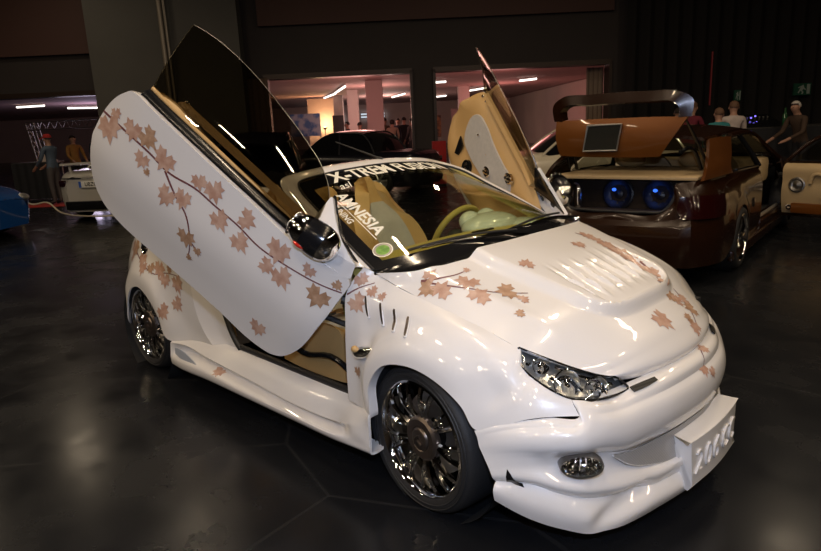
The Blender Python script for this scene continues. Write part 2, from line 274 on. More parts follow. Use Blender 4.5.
# ---------------------------------------------------------------- setting
M['silver'] = mat('silver_trim', (.62, .61, .58), .28, .85)
M['floor'] = mat('polished_dark_floor', (0.014, 0.0145, 0.017), 0.22, 0, 0, 0.2)
def floor_nodes(m):
    nt = m.node_tree; b = nt.nodes['Principled BSDF']; tc = nt.nodes.new('ShaderNodeTexCoord')
    n = nt.nodes.new('ShaderNodeTexNoise'); n.inputs['Scale'].default_value = 2.2; n.inputs['Detail'].default_value = 7; n.inputs['Roughness'].default_value = 0.62
    r = nt.nodes.new('ShaderNodeMapRange'); r.inputs[1].default_value = .3; r.inputs[2].default_value = .7; r.inputs[3].default_value = .14; r.inputs[4].default_value = .34
    x = nt.nodes.new('ShaderNodeMix'); x.data_type = 'RGBA'; x.inputs[6].default_value = (0.0055, 0.006, 0.0075, 1); x.inputs[7].default_value = (0.013, 0.0138, 0.016, 1)
    u = nt.nodes.new('ShaderNodeBump'); u.inputs['Strength'].default_value = .05; u.inputs['Distance'].default_value = .02
    v = nt.nodes.new('ShaderNodeTexVoronoi'); v.feature = 'DISTANCE_TO_EDGE'; v.inputs['Scale'].default_value = .55
    c = nt.nodes.new('ShaderNodeMapRange'); c.inputs[1].default_value = 0; c.inputs[2].default_value = .006; c.inputs[3].default_value = 1; c.inputs[4].default_value = 0
    y = nt.nodes.new('ShaderNodeMix'); y.data_type = 'RGBA'; y.inputs[7].default_value = (0.019, 0.0195, 0.021, 1)
    nt.links.new(tc.outputs['Object'], n.inputs['Vector']); nt.links.new(tc.outputs['Object'], v.inputs['Vector']); nt.links.new(n.outputs[0], r.inputs[0]); nt.links.new(r.outputs[0], b.inputs['Roughness']); nt.links.new(n.outputs[0], x.inputs[0])
    nt.links.new(v.outputs['Distance'], c.inputs[0]); nt.links.new(c.outputs[0], y.inputs[0]); nt.links.new(x.outputs[2], y.inputs[6]); nt.links.new(y.outputs[2], b.inputs['Base Color'])
    nt.links.new(n.outputs[0], u.inputs['Height']); nt.links.new(u.outputs[0], b.inputs['Normal'])
floor_nodes(M['floor'])
M['wall_dark'] = mat('dark_painted_wall', (0.050, 0.040, 0.038), 0.8, noise=(1.2, (0.042, 0.034, 0.033), .3))
M['wall_grey'] = mat('grey_panel_wall', (0.105, 0.10, 0.088), 0.75, noise=(1.0, (0.085, 0.08, 0.072), .3))
M['wall_red'] = mat('dark_red_brown_fascia', (0.085, 0.040, 0.032), 0.7)
M['trim'] = mat('dark_brown_metal_frame', (0.05, 0.032, 0.025), 0.4, 0.3)
M['pole'] = mat('light_metal_pole', (0.30, 0.26, 0.21), 0.4, 0.4)
M['curtain'] = mat('black_velvet', (0.012, 0.010, 0.010), 0.95)
M['lobbyceil'] = mat('lobby_ceiling_paint', (0.62, 0.40, 0.38), 0.8)
M['lobbywall'] = mat('lobby_wall_paint', (0.55, 0.42, 0.36), 0.8, noise=(.5, (.45, .33, .29), .3))
M['white_col'] = mat('white_plaster', (0.70, 0.58, 0.54), 0.8)
M['tube'] = emitmat('fluorescent_tube', (1.0, 0.93, 0.82), 3.2)
RM = np.array([[RT[0], FH[0], 0], [RT[1], FH[1], 0], [0, 0, 1]])
def rbox(mb, u0, u1, w0, w1, z0, z1, m=0): return mb.box(rm((u0+u1)/2, (w0+w1)/2, (z0+z1)/2), (abs(u1-u0), abs(w1-w0), abs(z1-z0)), RM, m)
def setting():
    b = MB(); rbox(b, -40, 30, -14, 62, -0.1, 0); struct(b.build('floor', 'floor', smooth=False))
    b = MB(); rbox(b, -26, 20, -14, 17.0, CEIL, CEIL+.15); struct(b.build('ceiling', 'wall_dark', smooth=False))
    b = MB(); rbox(b, -26, 20, -14, -13.8, 0, CEIL); struct(b.build('wall_front', 'wall_dark', smooth=False))
    b = MB(); rbox(b, -26, -25.8, -14, 17, 0, CEIL); struct(b.build('wall_left', 'wall_dark', smooth=False))
    b = MB(); rbox(b, 19.8, 20, -14, 17, 0, CEIL); struct(b.build('wall_right', 'wall_dark', smooth=False))
    b = MB()   # back wall with three openings
    rbox(b, -26, -13.0, 17, 17.3, 0, CEIL); rbox(b, -13.0, -7.0, 17, 17.3, 2.62, CEIL); rbox(b, -7.0, -3.5, 17, 17.3, 0, CEIL)
    rbox(b, -3.5, 0.28, 17, 17.3, 2.80, CEIL); rbox(b, .28, .80, 17, 17.3, 0, CEIL); rbox(b, .80, 5.35, 17, 17.3, 2.80, CEIL); rbox(b, 5.35, 20, 17, 17.3, 0, CEIL)
    struct(b.build('wall_back', 'wall_dark', smooth=False))
    b = MB(); rbox(b, -13, -7, 16.86, 17.0, 3.55, CEIL); rbox(b, -3.5, 5.35, 16.86, 17.0, 4.0, CEIL); struct(b.build('wall_upper', 'wall_red', smooth=False))
    # grey panel wall that stands forward
    b = MB(); rbox(b, -7.45, -3.84, 16.2, 16.6, 0, CEIL); struct(b.build('wall_panel', 'wall_grey', smooth=False))
    b = MB()
    for (u0, u1, z1) in ((-13, -7, 2.62), (-3.5, .28, 2.80), (.80, 5.35, 2.80)):
        rbox(b, u0, u1, 16.9, 17.35, z1-.07, z1+.05)
        for u in (u0, u1-.07): rbox(b, u, u+.07, 16.9, 17.35, 0, z1)
    struct(b.build('trim_1', 'trim', smooth=False))
    b = MB(); b.tube([rm(-5.62, 16.13, 0), rm(-5.62, 16.13, CEIL)], .06, 10); b.tube([rm(-5.50, 16.1, 0), rm(-5.50, 16.1, CEIL)], .035, 8)
    tag(b.build('pole', 'pole'), 'light metal pole standing against the grey panel wall', 'pole')
    # lobby
    b = MB(); rbox(b, -32, 8, 17.3, 60, 3.03, 3.13); struct(b.build('ceiling.001', 'lobbyceil', smooth=False))
    b = MB(); rbox(b, -32, 12, 48, 48.3, 0, 3); rbox(b, 7.8, 8, 17.3, 48, 0, 3); struct(b.build('wall_lobby', 'lobbywall', smooth=False))
setting()
# ================================================================ the white convertible
CAR = thing('convertible_car', 'pearl white tuned convertible with ivy leaf paintwork and both doors swung up', 'car')
def p_bonnet():
    rows = [
     [(-.324,-.70,.897),(-.13,-.63,.921),(-.05,-.46,.943),(-.015,-.25,.95),(-.005,0,.953)],
     [(-.22,-.70,.865),(-.08,-.63,.895),(.02,-.45,.92),(.06,-.25,.928),(.07,0,.93)],
     [(.024,-.70,.81),(.09,-.62,.85),(.15,-.44,.878),(.18,-.24,.888),(.19,0,.892)],
     [(.21,-.695,.77),(.25,-.61,.805),(.29,-.43,.832),(.31,-.23,.843),(.32,0,.847)],
     [(.378,-.69,.725),(.395,-.60,.755),(.425,-.42,.785),(.44,-.21,.797),(.445,0,.80)],
     [(.513,-.586,.657),(.52,-.50,.688),(.54,-.35,.714),(.555,-.18,.724),(.56,0,.727)],
     [(.576,-.507,.619),(.60,-.43,.636),(.625,-.31,.650),(.64,-.16,.657),(.645,0,.659)],
     [(.612,-.450,.601),(.638,-.375,.594),(.665,-.265,.590),(.684,-.135,.588),(.690,0,.588)],
     [(.600,-.445,.585),(.628,-.37,.575),(.655,-.262,.570),(.674,-.133,.568),(.680,0,.568)]]
    G = patch(mirrow(rows), 22, 18)
    x, y = G[..., 0], G[..., 1]; ay = np.abs(y)
    def sm(t): t = np.clip(t, 0, 1); return t*t*(3-2*t)
    hw = .45-.10*np.clip((x-.05)/.5, 0, 1)                 # raised power dome, U shaped towards the nose
    dx = np.maximum(x-.37, 0)/.165; dy = ay/hw
    r = np.sqrt(dx**2+0*dy) ; q = (np.clip(dy, 0, 3)**3+np.clip(dx, 0, 3)**3)**(1/3)
    dome = .036*sm((1.0-q)/.13)
    qr = (np.clip(ay/.29, 0, 3)**5+np.clip(np.maximum(x-.34, 0)/.165, 0, 3)**5)**.2   # sunken vent field with slats
    rec = .025*sm((1.0-qr)/.10)*sm((x-.17)/.24)
    ph = (y+.29)/.0725; fr = ph-np.floor(ph); tooth = .10*(np.floor(ph) % 4)/3.0
    fin = np.exp(-((fr-.5)/.10)**2)*sm((x-.14-tooth)/.03)
    rec = rec*(1-.8*fin*sm((.47-x)/.12))
    lat = (np.abs(ay-.60+.12*np.clip(x, 0, 1)) )            # soft crease beside the dome
    G[..., 2] += dome-rec+.006*np.exp(-(lat/.03)**2)*sm((.55-x)/.3)
    return G
def p_fender():
    c = [
     [(-.355,-.735,.925),(-.412,-.79,.82),(-.42,-.80,.70),(-.43,-.80,.58),(-.435,-.80,.46),(-.435,-.80,.34)],
     [(-.324,-.70,.897),(-.335,-.772,.80),(-.345,-.79,.70),(-.35,-.80,.58),(-.345,-.805,.46),(-.335,-.815,.34)],
     [(-.24,-.70,.868),(-.26,-.766,.79),(-.285,-.785,.69),(-.29,-.81,.57),(-.278,-.85,.44),(-.233,-.86,.34)],
     [(-.15,-.70,.845),(-.17,-.763,.79),(-.21,-.785,.71),(-.245,-.823,.62),(-.262,-.852,.53),(-.232,-.86,.47)],
     [(-.07,-.70,.83),(-.085,-.758,.79),(-.12,-.785,.745),(-.155,-.825,.675),(-.17,-.855,.61),(-.16,-.862,.573)],
     [(.024,-.70,.81),(.02,-.755,.785),(0,-.783,.755),(-.02,-.822,.715),(-.03,-.858,.66),(-.03,-.866,.618)],
     [(.12,-.698,.79),(.125,-.753,.77),(.125,-.783,.75),(.12,-.822,.71),(.1,-.858,.652),(.085,-.866,.613)],
     [(.21,-.695,.77),(.225,-.75,.75),(.235,-.783,.72),(.225,-.82,.68),(.2,-.855,.618),(.18,-.864,.58)],
     [(.30,-.692,.748),(.32,-.745,.72),(.325,-.778,.69),(.31,-.812,.63),(.275,-.845,.57),(.255,-.862,.533)],
     [(.378,-.69,.725),(.39,-.737,.69),(.39,-.772,.65),(.37,-.802,.585),(.34,-.838,.525),(.31,-.86,.468)],
     [(.407,-.717,.675),(.417,-.742,.655),(.422,-.768,.625),(.412,-.794,.585),(.403,-.815,.54),(.393,-.832,.493)],
     [(.486,-.719,.633),(.490,-.737,.62),(.490,-.754,.602),(.484,-.772,.578),(.475,-.788,.553),(.465,-.802,.527)],
     [(.576,-.689,.597),(.584,-.694,.588),(.591,-.697,.579),(.599,-.698,.569),(.606,-.699,.559),(.614,-.700,.550)]]
    G = patch([list(r) for r in zip(*c)], 9, 9)
    ret = G[-1].copy(); ret[:, 1] += .05; dd = ret[:, [0, 2]]-np.array([0.02, .31]); L = np.linalg.norm(dd, axis=1, keepdims=True); 
    return G
BUMP = [
 [(0.31,-0.86,0.463),(0.458,-0.8,0.522),(0.612,-0.7,0.547),(0.58,-0.688,0.594),(0.618,-0.632,0.576),(0.606,-0.53,0.568),(0.62,-0.43,0.568),(0.646,-0.3,0.572),(0.662,-0.15,0.574),(0.667,0,0.574)],
 [(0.315,-0.862,0.455),(0.463,-0.808,0.514),(0.62,-0.706,0.54),(0.603,-0.69,0.578),(0.64,-0.632,0.562),(0.662,-0.535,0.545),(0.685,-0.43,0.548),(0.712,-0.3,0.554),(0.727,-0.15,0.556),(0.732,0,0.556)],
 [(0.32,-0.862,0.447),(0.468,-0.812,0.505),(0.628,-0.711,0.531),(0.628,-0.69,0.555),(0.652,-0.634,0.545),(0.674,-0.535,0.53),(0.695,-0.43,0.53),(0.719,-0.3,0.53),(0.732,-0.15,0.529),(0.737,0,0.529)],
 [(0.325,-0.862,0.432),(0.48,-0.822,0.49),(0.64,-0.724,0.515),(0.655,-0.685,0.524),(0.668,-0.641,0.526),(0.693,-0.54,0.514),(0.713,-0.43,0.513),(0.737,-0.3,0.513),(0.75,-0.15,0.512),(0.755,0,0.512)],
 [(0.332,-0.864,0.412),(0.49,-0.828,0.465),(0.65,-0.73,0.485),(0.667,-0.69,0.487),(0.682,-0.645,0.485),(0.709,-0.54,0.47),(0.729,-0.43,0.468),(0.752,-0.3,0.466),(0.765,-0.15,0.464),(0.77,0,0.464)],
 [(0.34,-0.864,0.398),(0.495,-0.826,0.445),(0.65,-0.727,0.452),(0.667,-0.685,0.45),(0.682,-0.638,0.445),(0.708,-0.535,0.427),(0.728,-0.42,0.422),(0.75,-0.29,0.42),(0.763,-0.145,0.418),(0.768,0,0.418)],
 [(0.347,-0.864,0.387),(0.493,-0.822,0.428),(0.637,-0.718,0.425),(0.654,-0.675,0.416),(0.668,-0.628,0.407),(0.693,-0.52,0.385),(0.714,-0.405,0.378),(0.737,-0.275,0.375),(0.75,-0.14,0.374),(0.755,0,0.374)],
 [(0.357,-0.864,0.37),(0.492,-0.818,0.41),(0.62,-0.71,0.405),(0.636,-0.665,0.397),(0.65,-0.617,0.388),(0.672,-0.51,0.366),(0.69,-0.395,0.357),(0.71,-0.265,0.354),(0.722,-0.135,0.352),(0.727,0,0.352)],
 [(0.372,-0.864,0.345),(0.495,-0.815,0.376),(0.612,-0.704,0.365),(0.63,-0.658,0.353),(0.645,-0.61,0.342),(0.672,-0.5,0.315),(0.692,-0.385,0.285),(0.712,-0.26,0.262),(0.724,-0.13,0.255),(0.729,0,0.255)],
 [(0.385,-0.862,0.315),(0.515,-0.815,0.33),(0.645,-0.716,0.3),(0.665,-0.67,0.289),(0.683,-0.62,0.278),(0.715,-0.51,0.258),(0.738,-0.39,0.248),(0.76,-0.26,0.245),(0.773,-0.13,0.245),(0.778,0,0.245)],
 [(0.388,-0.848,0.297),(0.503,-0.793,0.303),(0.62,-0.7,0.258),(0.644,-0.652,0.245),(0.666,-0.602,0.234),(0.7,-0.5,0.212),(0.726,-0.385,0.2),(0.752,-0.255,0.196),(0.783,-0.13,0.194),(0.788,0,0.194)],
 [(0.39,-0.862,0.287),(0.533,-0.803,0.238),(0.665,-0.697,0.192),(0.688,-0.645,0.181),(0.71,-0.59,0.172),(0.737,-0.49,0.164),(0.758,-0.38,0.158),(0.78,-0.25,0.152),(0.794,-0.13,0.15),(0.799,0,0.15)],
 [(0.388,-0.857,0.228),(0.52,-0.793,0.17),(0.658,-0.686,0.132),(0.681,-0.634,0.127),(0.702,-0.58,0.122),(0.727,-0.48,0.118),(0.747,-0.375,0.116),(0.77,-0.25,0.116),(0.788,-0.13,0.116),(0.794,0,0.116)],
 [(0.372,-0.8,0.225),(0.48,-0.74,0.17),(0.594,-0.64,0.132),(0.613,-0.594,0.127),(0.63,-0.545,0.122),(0.655,-0.45,0.118),(0.675,-0.35,0.116),(0.695,-0.235,0.116),(0.71,-0.12,0.116),(0.715,0,0.116)]]
def warp(b, a=1.0):
    """the far front corner tucks in a little"""
    V = np.array(b.v); k = np.clip((V[:, 0]-.15)/.45, 0, 1); k = k*k*(3-2*k); y = np.maximum(V[:, 1], 0)
    V[:, 0] -= a*k*.050*(y/.45)**2; V[:, 1] -= a*k*.075*y; b.v = [tuple(p) for p in V]; return b
def p_bumper():
    RW = []
    for i, r in enumerate(BUMP):
        m_ = (A3(r[1])+A3(r[2]))/2; o_ = A3((.006, -.010, 0))*(1 if i else .25)+A3((0, 0, .0055 if i == 0 else .002)); RW.append(r[:2]+[tuple(m_+o_)]+r[2:])
    G = patch(mirrow(RW), 8, 5, breaks=(2, 6, 7, 10, 12))
    # fog lamp pocket: pushed in around the lamp
    for s in (1, -1):
        c = A3((.635, -.695*s, .382)); d = G-c
        ax = A3((.60, -.80*s, 0)); t = A3((.80, .60*s, 0)); a = d@t; b = d[..., 2]
        c2 = A3((.715, -.56*s, .195)); d2 = G-c2; a2 = d2@A3((.45, .89*s, 0)); G -= (np.exp(-(a2/.13)**4-((d2[..., 2]-.15*a2)/.032)**2)*.030)[..., None]*A3((.85, -.5*s, 0))
        G -= (np.exp(-((a+.02)/.10)**2-(b/.050)**2)*.030)[..., None]*ax
    return G
def p_quarter():
    c = [
     [(-1.80,-.75,.90),(-1.83,-.785,.78),(-1.82,-.785,.625),(-1.78,-.785,.46),(-1.70,-.785,.36),(-1.62,-.785,.31)],
     [(-1.93,-.75,.905),(-1.95,-.79,.78),(-1.95,-.795,.63),(-1.93,-.80,.47),(-1.90,-.80,.37),(-1.86,-.80,.30)],
     [(-2.06,-.745,.91),(-2.06,-.79,.80),(-2.05,-.80,.66),(-2.045,-.822,.50),(-2.05,-.848,.39),(-2.085,-.86,.30)],
     [(-2.15,-.74,.915),(-2.15,-.785,.82),(-2.14,-.80,.71),(-2.135,-.828,.59),(-2.14,-.855,.50),(-2.15,-.86,.41)],
     [(-2.26,-.735,.92),(-2.26,-.78,.83),(-2.25,-.80,.75),(-2.235,-.828,.67),(-2.235,-.855,.595),(-2.245,-.86,.50)],
     [(-2.40,-.725,.92),(-2.40,-.775,.83),(-2.40,-.80,.76),(-2.39,-.828,.70),(-2.39,-.855,.64),(-2.39,-.86,.565)],
     [(-2.55,-.705,.915),(-2.56,-.76,.83),(-2.56,-.785,.75),(-2.55,-.82,.68),(-2.54,-.85,.61),(-2.52,-.86,.53)],
     [(-2.72,-.66,.90),(-2.72,-.72,.80),(-2.71,-.76,.70),(-2.67,-.80,.60),(-2.64,-.845,.51),(-2.60,-.86,.43)],
     [(-2.85,-.60,.89),(-2.87,-.65,.78),(-2.86,-.70,.66),(-2.80,-.75,.54),(-2.72,-.80,.42),(-2.66,-.85,.30)],
     [(-2.95,-.45,.88),(-3.0,-.49,.77),(-3.0,-.52,.65),(-2.95,-.58,.50),(-2.88,-.66,.36),(-2.80,-.74,.20)],
     [(-3.0,0,.88),(-3.06,0,.77),(-3.07,0,.65),(-3.05,0,.50),(-3.02,0,.36),(-2.98,0,.18)]]
    return patch([list(r) for r in zip(*c)], 8, 8)
def p_skirt():
    st = [(-2.03,[(-.76,.30),(-.80,.298),(-.856,.275),(-.862,.225),(-.866,.18),(-.86,.14),(-.76,.13)]),
          (-1.92,[(-0.75,0.315),(-0.8,0.305),(-0.838,0.282),(-0.808,0.24),(-0.873,0.19),(-0.87,0.145),(-0.76,0.13)]),
          (-1.60,[(-0.745,0.333),(-0.79,0.318),(-0.838,0.268),(-0.808,0.234),(-0.873,0.2),(-0.87,0.158),(-0.76,0.14)]),
          (-1.2,[(-0.74,0.337),(-0.79,0.315),(-0.838,0.25),(-0.808,0.22),(-0.873,0.19),(-0.87,0.165),(-0.76,0.15)]),
          (-.75,[(-0.74,0.335),(-0.79,0.305),(-0.838,0.228),(-0.808,0.206),(-0.873,0.19),(-0.87,0.172),(-0.76,0.15)]),
          (-.48,[(-0.74,0.335),(-0.795,0.31),(-0.838,0.24),(-0.808,0.213),(-0.873,0.195),(-0.87,0.175),(-0.76,0.16)]),
          (-.36,[(-.755,.338),(-.815,.33),(-.862,.275),(-.866,.24),(-.870,.21),(-.868,.18),(-.77,.17)]),
          (-.232,[(-.82,.362),(-.862,.358),(-.870,.30),(-.870,.25),(-.872,.215),(-.87,.19),(-.78,.18)])]
    rows = [[(x, y, z) for (x, _), (y, z) in [((s[0], 0), s[1][k]) for s in st]] for k in range(7)]
    return patch(rows, 8, 6, breaks=(2,))
def decorate(mb, name, mir=1):
    """painted ivy on a panel: leaves (x, y, z, size, angle, kind) and vines"""
    D = DECOR.get(name)
    if not D: return
    bv = mb.bvh()
    for pts, wd in D.get('vines', []): vine(mb, bv, pts, D['n'], wd, 1)
    for (x, y, z, s, a, k, q) in D.get('leaves', []): leaf(mb, bv, (x, y, z), D['n'], s, a, 2+k, D.get('up', (0, 0, 1)), q, off=.0018)
PAINT = ['pearl', 'stem', 'leaf', 'leaf2']
def car_body():
    b = MB(); b.shell(p_bonnet(), .012, 0, out=(-.5, .3)); decorate(b, 'bonnet'); warp(b, .5).build('bonnet', PAINT, CAR, ang=50)
    F = p_fender()
    for s in (1, -1):
        b = MB(); b.shell(F, .010, 0, out=(-2.2, .2))
        # arch return and black liner
        E = F[-1, 18:82]; I = E.copy(); I[:, 1] = -.60; b.grid(np.stack([E+A3((0, .004, 0)), E+A3((0, .045, 0))]), 0)
        decorate(b, 'fender')
        q = b if s == 1 else warp(b.mirror(), 1.0); f = q.build('front_wing', PAINT, CAR, ang=50)
        # four slots in the wing
        V = MB()
        bv = MB().grid(F).bvh()
        for (xa, za, xb, zb) in ((-.315,.835,-.292,.735),(-.235,.822,-.208,.722),(-.155,.808,-.124,.708),(-.075,.795,-.044,.694)):
            P = []; Nn = []
            for t in np.linspace(0, 1, 9):
                p, n = snap(bv, (xa+(xb-xa)*t, -.80, za+(zb-za)*t), A3((0, -1, 0)), .0015); P.append(p); Nn.append(n)
            P = np.array(P); wv = .011*np.array([.55, .9, 1, 1, 1, 1, .95, .8, .45])[:, None]
            V.grid(np.stack([P-A3((1, 0, 0))*wv, P+A3((1, 0, 0))*wv*.6]), 0)
            V.tube(P+np.array(Nn)*.003+A3((1, 0, 0))*.008, [.001, .0022, .0025, .003], 6, 1); V.ell(P[-1]+Nn[-1]*.002, (.006, .004, .005), None, 1, 8, 6)
        (V if s == 1 else V.mirror()).build('wing_vent', ['bronze', 'pearl'], f)
        L = MB()
        L.ell((-.300, -.818, .594), (.066, .024, .026), np.array([[.93, 0, .36], [0, 1, 0], [-.36, 0, .93]]).T, 0, 16, 10); L.ell((-.330, -.834, .606), (.018, .014, .014), None, 1, 10, 8)
        (L if s == 1 else L.mirror()).build('side_repeater', ['chrome', 'tan'], f)
        b = MB(); b.lathe([(.335, -.785), (.335, -.50), (.0, -.50)], 40, 0, (0.02, 0, .30), (0, 1, 0))
        (b if s == 1 else b.mirror()).build('wheel_arch_liner', 'dark_liner', f)
    BG = p_bumper(); b = MB(); b.shell(BG, .010, 0, out=(-2.2, .2)); decorate(b, 'bumper')
    BP = warp(b).build('front_bumper', PAINT, CAR, ang=34)
    # mesh insert above the number plate
    top = [(.657,-.565,.376),(.672,-.51,.365),(.690,-.395,.357),(.710,-.265,.354),(.722,-.135,.352),(.727,0,.352)]
    bot = [(.657,-.563,.370),(.680,-.50,.322),(.704,-.39,.281),(.726,-.265,.253),(.740,-.135,.246),(.745,0,.246)]
    G = patch(mirrow([top, bot]), 6, 4); b = MB(); b.shell(G+A3((.008, 0, 0)), .006, 0); warp(b).build('grille_mesh', 'meshgrey', BP)
    b = MB(); P = np.concatenate([G[-1], G[0][::-1]])+A3((.006, 0, .0)); b.tube(list(G[-1]+A3((.009, 0, 0))), .005, 6, 0); warp(b).build('grille_surround', 'pearl', BP)
    # number plate plinth with raised characters
    pt = lambda y, z: (.812-.30*y*y, y, z); yy = np.linspace(-.228, .225, 9); yb = np.linspace(-.208, .205, 9)
    prof = [[(.735-.25*y*y, y, .335) for y in yy], [pt(y, .325) for y in yy], [pt(y, .312) for y in yy], [pt(y, .148) for y in yb], [pt(y, .138) for y in yb], [(.755-.25*y*y, y, .130) for y in yb]]
    G = np.array(prof); b = MB(); b.grid(G); b.prism([G[i, 0] for i in range(6)], (0, .004, 0)); b.prism([G[i, -1] for i in range(6)], (0, -.004, 0))
    PL = b.build('number_plate', 'pearl', BP, ang=30, bevel=.003)
    for ch, xo in zip('206CC', (-.172, -.100, -.028, .070, .150)):
        V, Fc = text_mesh(ch, .135, .10, -.002); f3 = lambda v, o: A3(pt(v[0]*.92+xo, .228+v[1]))+A3((o, 0, 0))
        me = bpy.data.meshes.new('raised_character'); me.from_pydata([tuple(f3(v, .007)) for v in V], [], Fc); me.materials.append(M['pearl']); bm = bmesh.new(); bm.from_mesh(me); bmesh.ops.remove_doubles(bm, verts=bm.verts, dist=1e-5)
        r = bmesh.ops.extrude_face_region(bm, geom=bm.faces[:]); bmesh.ops.translate(bm, vec=(-.011, 0, 0), verts=[e for e in r['geom'] if isinstance(e, bmesh.types.BMVert)]); bmesh.ops.recalc_face_normals(bm, faces=bm.faces); bm.to_mesh(me); bm.free()
        o = bpy.data.objects.new('raised_character', me); COL.objects.link(o); o.parent = PL
    for s in (1, -1):   # fog lamps
        ax = A3((.66, -.75, .0)); c = A3((.628, -.710, .386)); t = A3((.75, .66, 0)); z = A3((0, 0, 1)); R = np.stack([t, z, ax], 1)
        b = MB(); bez = [(1.0, .012), (1.06, .020), (1.12, .012), (1.14, -.02)]
        G = np.array([[c+R@A3((.064*r*math.cos(q), .036*r*math.sin(q), h)) for q in np.linspace(0, 2*math.pi, 28, endpoint=False)] for r, h in bez]); b.grid(G, 0, cu=True)
        G = np.array([[c+R@A3((.064*r*math.cos(q), .036*r*math.sin(q), h)) for q in np.linspace(0, 2*math.pi, 28, endpoint=False)] for r, h in ((1.0, .012), (.9, -.006), (.6, -.02), (.3, -.028), (.02, -.03))]); b.grid(G, 1, cu=True)
        for k in range(5): b.tube([c+R@A3((-.045+.022*k, -.022, -.008)), c+R@A3((-.035+.018*k, .022, -.010))], .004, 5, 1)
        f = warp(b if s == 1 else b.mirror()).build('fog_lamp', ['steel', 'chrome'], BP)
        b = MB(); G = np.array([[c+R@A3((.064*r*math.cos(q), .036*r*math.sin(q), h)) for q in np.linspace(0, 2*math.pi, 28, endpoint=False)] for r, h in ((1.0, .013), (.8, .022), (.5, .028), (.02, .030))]); b.grid(G, 0, cu=True)
        warp(b if s == 1 else b.mirror()).build('lens', 'clear', f)
        bvb = MB().grid(BG).bvh(); b = MB(); Hc = A3((.450, -.838, .326)); H = [(.431,-.838,.358),(.425,-.838,.306),(.484,-.822,.298),(.458,-.83,.324)]; V = [snap(bvb, Hc, A3((0, -1, 0)), .003)[0]]
        for kk in (.5, 1.0):
            for h0, h1 in zip(H, H[1:]+H[:1]):
                for t in (0, .25, .5, .75): V.append(snap(bvb, Hc+(A3(h0)*(1-t)+A3(h1)*t-Hc)*kk, A3((0, -1, 0)), .003)[0])
        b.add(V, [(0, 1+i_, 1+(i_+1) % 16) for i_ in range(16)]+[(1+i_, 17+i_, 17+(i_+1) % 16, 1+(i_+1) % 16) for i_ in range(16)]); (b if s == 1 else warp(b.mirror())).build('air_slot', 'gloss_black', BP)
    # headlights
    U = [(.374,-.692,.727),(.44,-.650,.697),(.513,-.585,.656),(.579,-.505,.617),(.617,-.447,.597),(.646,-.435,.572)]
    Lo = [(.370,-.697,.712),(.407,-.719,.675),(.486,-.721,.632),(.577,-.690,.596),(.618,-.617,.578),(.648,-.440,.562)]
    md = [((A3(a)+A3(c_))/2+A3((.007, -.007, .002))*k) for a, c_, k in zip(U, Lo, (.2, .7, 1, 1, .8, .2))]
    G = patch([U, md, Lo], 8, 6); nin = A3((-.78, .58, -.22))
    for s in (1, -1):
        b = MB(); Q = G+nin*.055
        b.grid(Q, 0); E = np.concatenate([G[0], G[1:, -1], G[-1, -2::-1], G[-2:0:-1, 0]]); E2 = np.concatenate([Q[0], Q[1:, -1], Q[-1, -2::-1], Q[-2:0:-1, 0]]); b.grid(np.stack([E, E2]), 1, cu=True)
        b.tube(list(E)+[E[0]], .0035, 6, 1)
        ax = -nin/np.linalg.norm(nin)
        for (i, j, r) in ((5, 11, .030), (7, 20, .046), (6, 29, .040)):
            c = Q[i, j]+ax*.010; b.lathe([(r*1.05, .022), (r, .024), (r*.85, .006), (r*.5, -.008), (.004, -.012)], 20, 2, c, ax); b.ell(c+ax*.012, (.010, .010, .014), None, 2, 8, 6)
        for k in range(7):
            c = Q[8, 9+k*4]+ax*(.018+.004*(k % 2)); b.box(c, (.016, .012, .010), None, 2, .002)
        b.tube([Q[3, 14]+ax*.02, Q[3, 24]+ax*.022, Q[4, 34]+ax*.02], .008, 8, 2, 3)
        h = warp(b if s == 1 else b.mirror()).build('headlight', ['silver', 'gloss_black', 'chrome'], CAR)
        b = MB(); b.shell(G, .004, 0); warp(b if s == 1 else b.mirror()).build('headlight_lens', 'clear', h)
        b = MB(); H = np.array([[(.650,-.437,.569),(.664,-.38,.572),(.680,-.315,.573)],[(.668,-.437,.556),(.682,-.38,.559),(.693,-.315,.565)]]); b.shell(crl(H, 4, 1)+A3((.004, -.002, .002)), .006, 0)
        warp(b if s == 1 else b.mirror()).build('mesh_insert', 'darkmesh', h)
    # side skirts, rear quarters
    S = p_skirt(); Q = p_quarter()
    for s in (1, -1):
        b = MB(); b.shell(S, .012, 0, out=(-2.2, .2)); decorate(b, 'skirt'); k = (b if s == 1 else b.mirror()).build('side_skirt', PAINT, CAR, ang=34)
        b = MB(); G = crl(A3([[(-1.955,-.8625,.262),(-1.90,-.8600,.262),(-1.80,-.858,.240),(-1.70,-.8595,.205)],[(-1.955,-.8645,.225),(-1.91,-.8645,.212),(-1.82,-.862,.205),(-1.70,-.8605,.195)]]), 5, 1); b.shell(G, .004); (b if s == 1 else b.mirror()).build('skirt_scoop', 'scoop', k)
        b = MB(); b.shell(Q, .010, 0, out=(-2.5, .2)); decorate(b, 'quarter')
        # door jamb step behind the opening
        e = Q[:, 0]; J = A3([(-1.58,-.70,.90),(-1.60,-.735,.78),(-1.58,-.742,.625),(-1.535,-.742,.48),(-1.47,-.742,.38),(-1.42,-.742,.338)]); J = crl(J, 8); K = e*.62+J*.38; K[:, 1] += .022; K2 = e*.35+J*.65; K2[:, 1] += .012
        b.grid(np.stack([e, K, K2, J]), 0)
        r = (b if s == 1 else b.mirror()).build('rear_wing', PAINT, CAR, ang=40)
        b = MB(); b.tube(list(J+A3((.012, 0, 0))), .016, 8, 0); b.tube([(-1.43,-.735,.345),(-.9,-.735,.342),(-.43,-.735,.342)], .016, 8, 0); b.tube([(-.44,-.74,.34),(-.445,-.745,.6),(-.40,-.735,.85)], .016, 8, 0, 5)
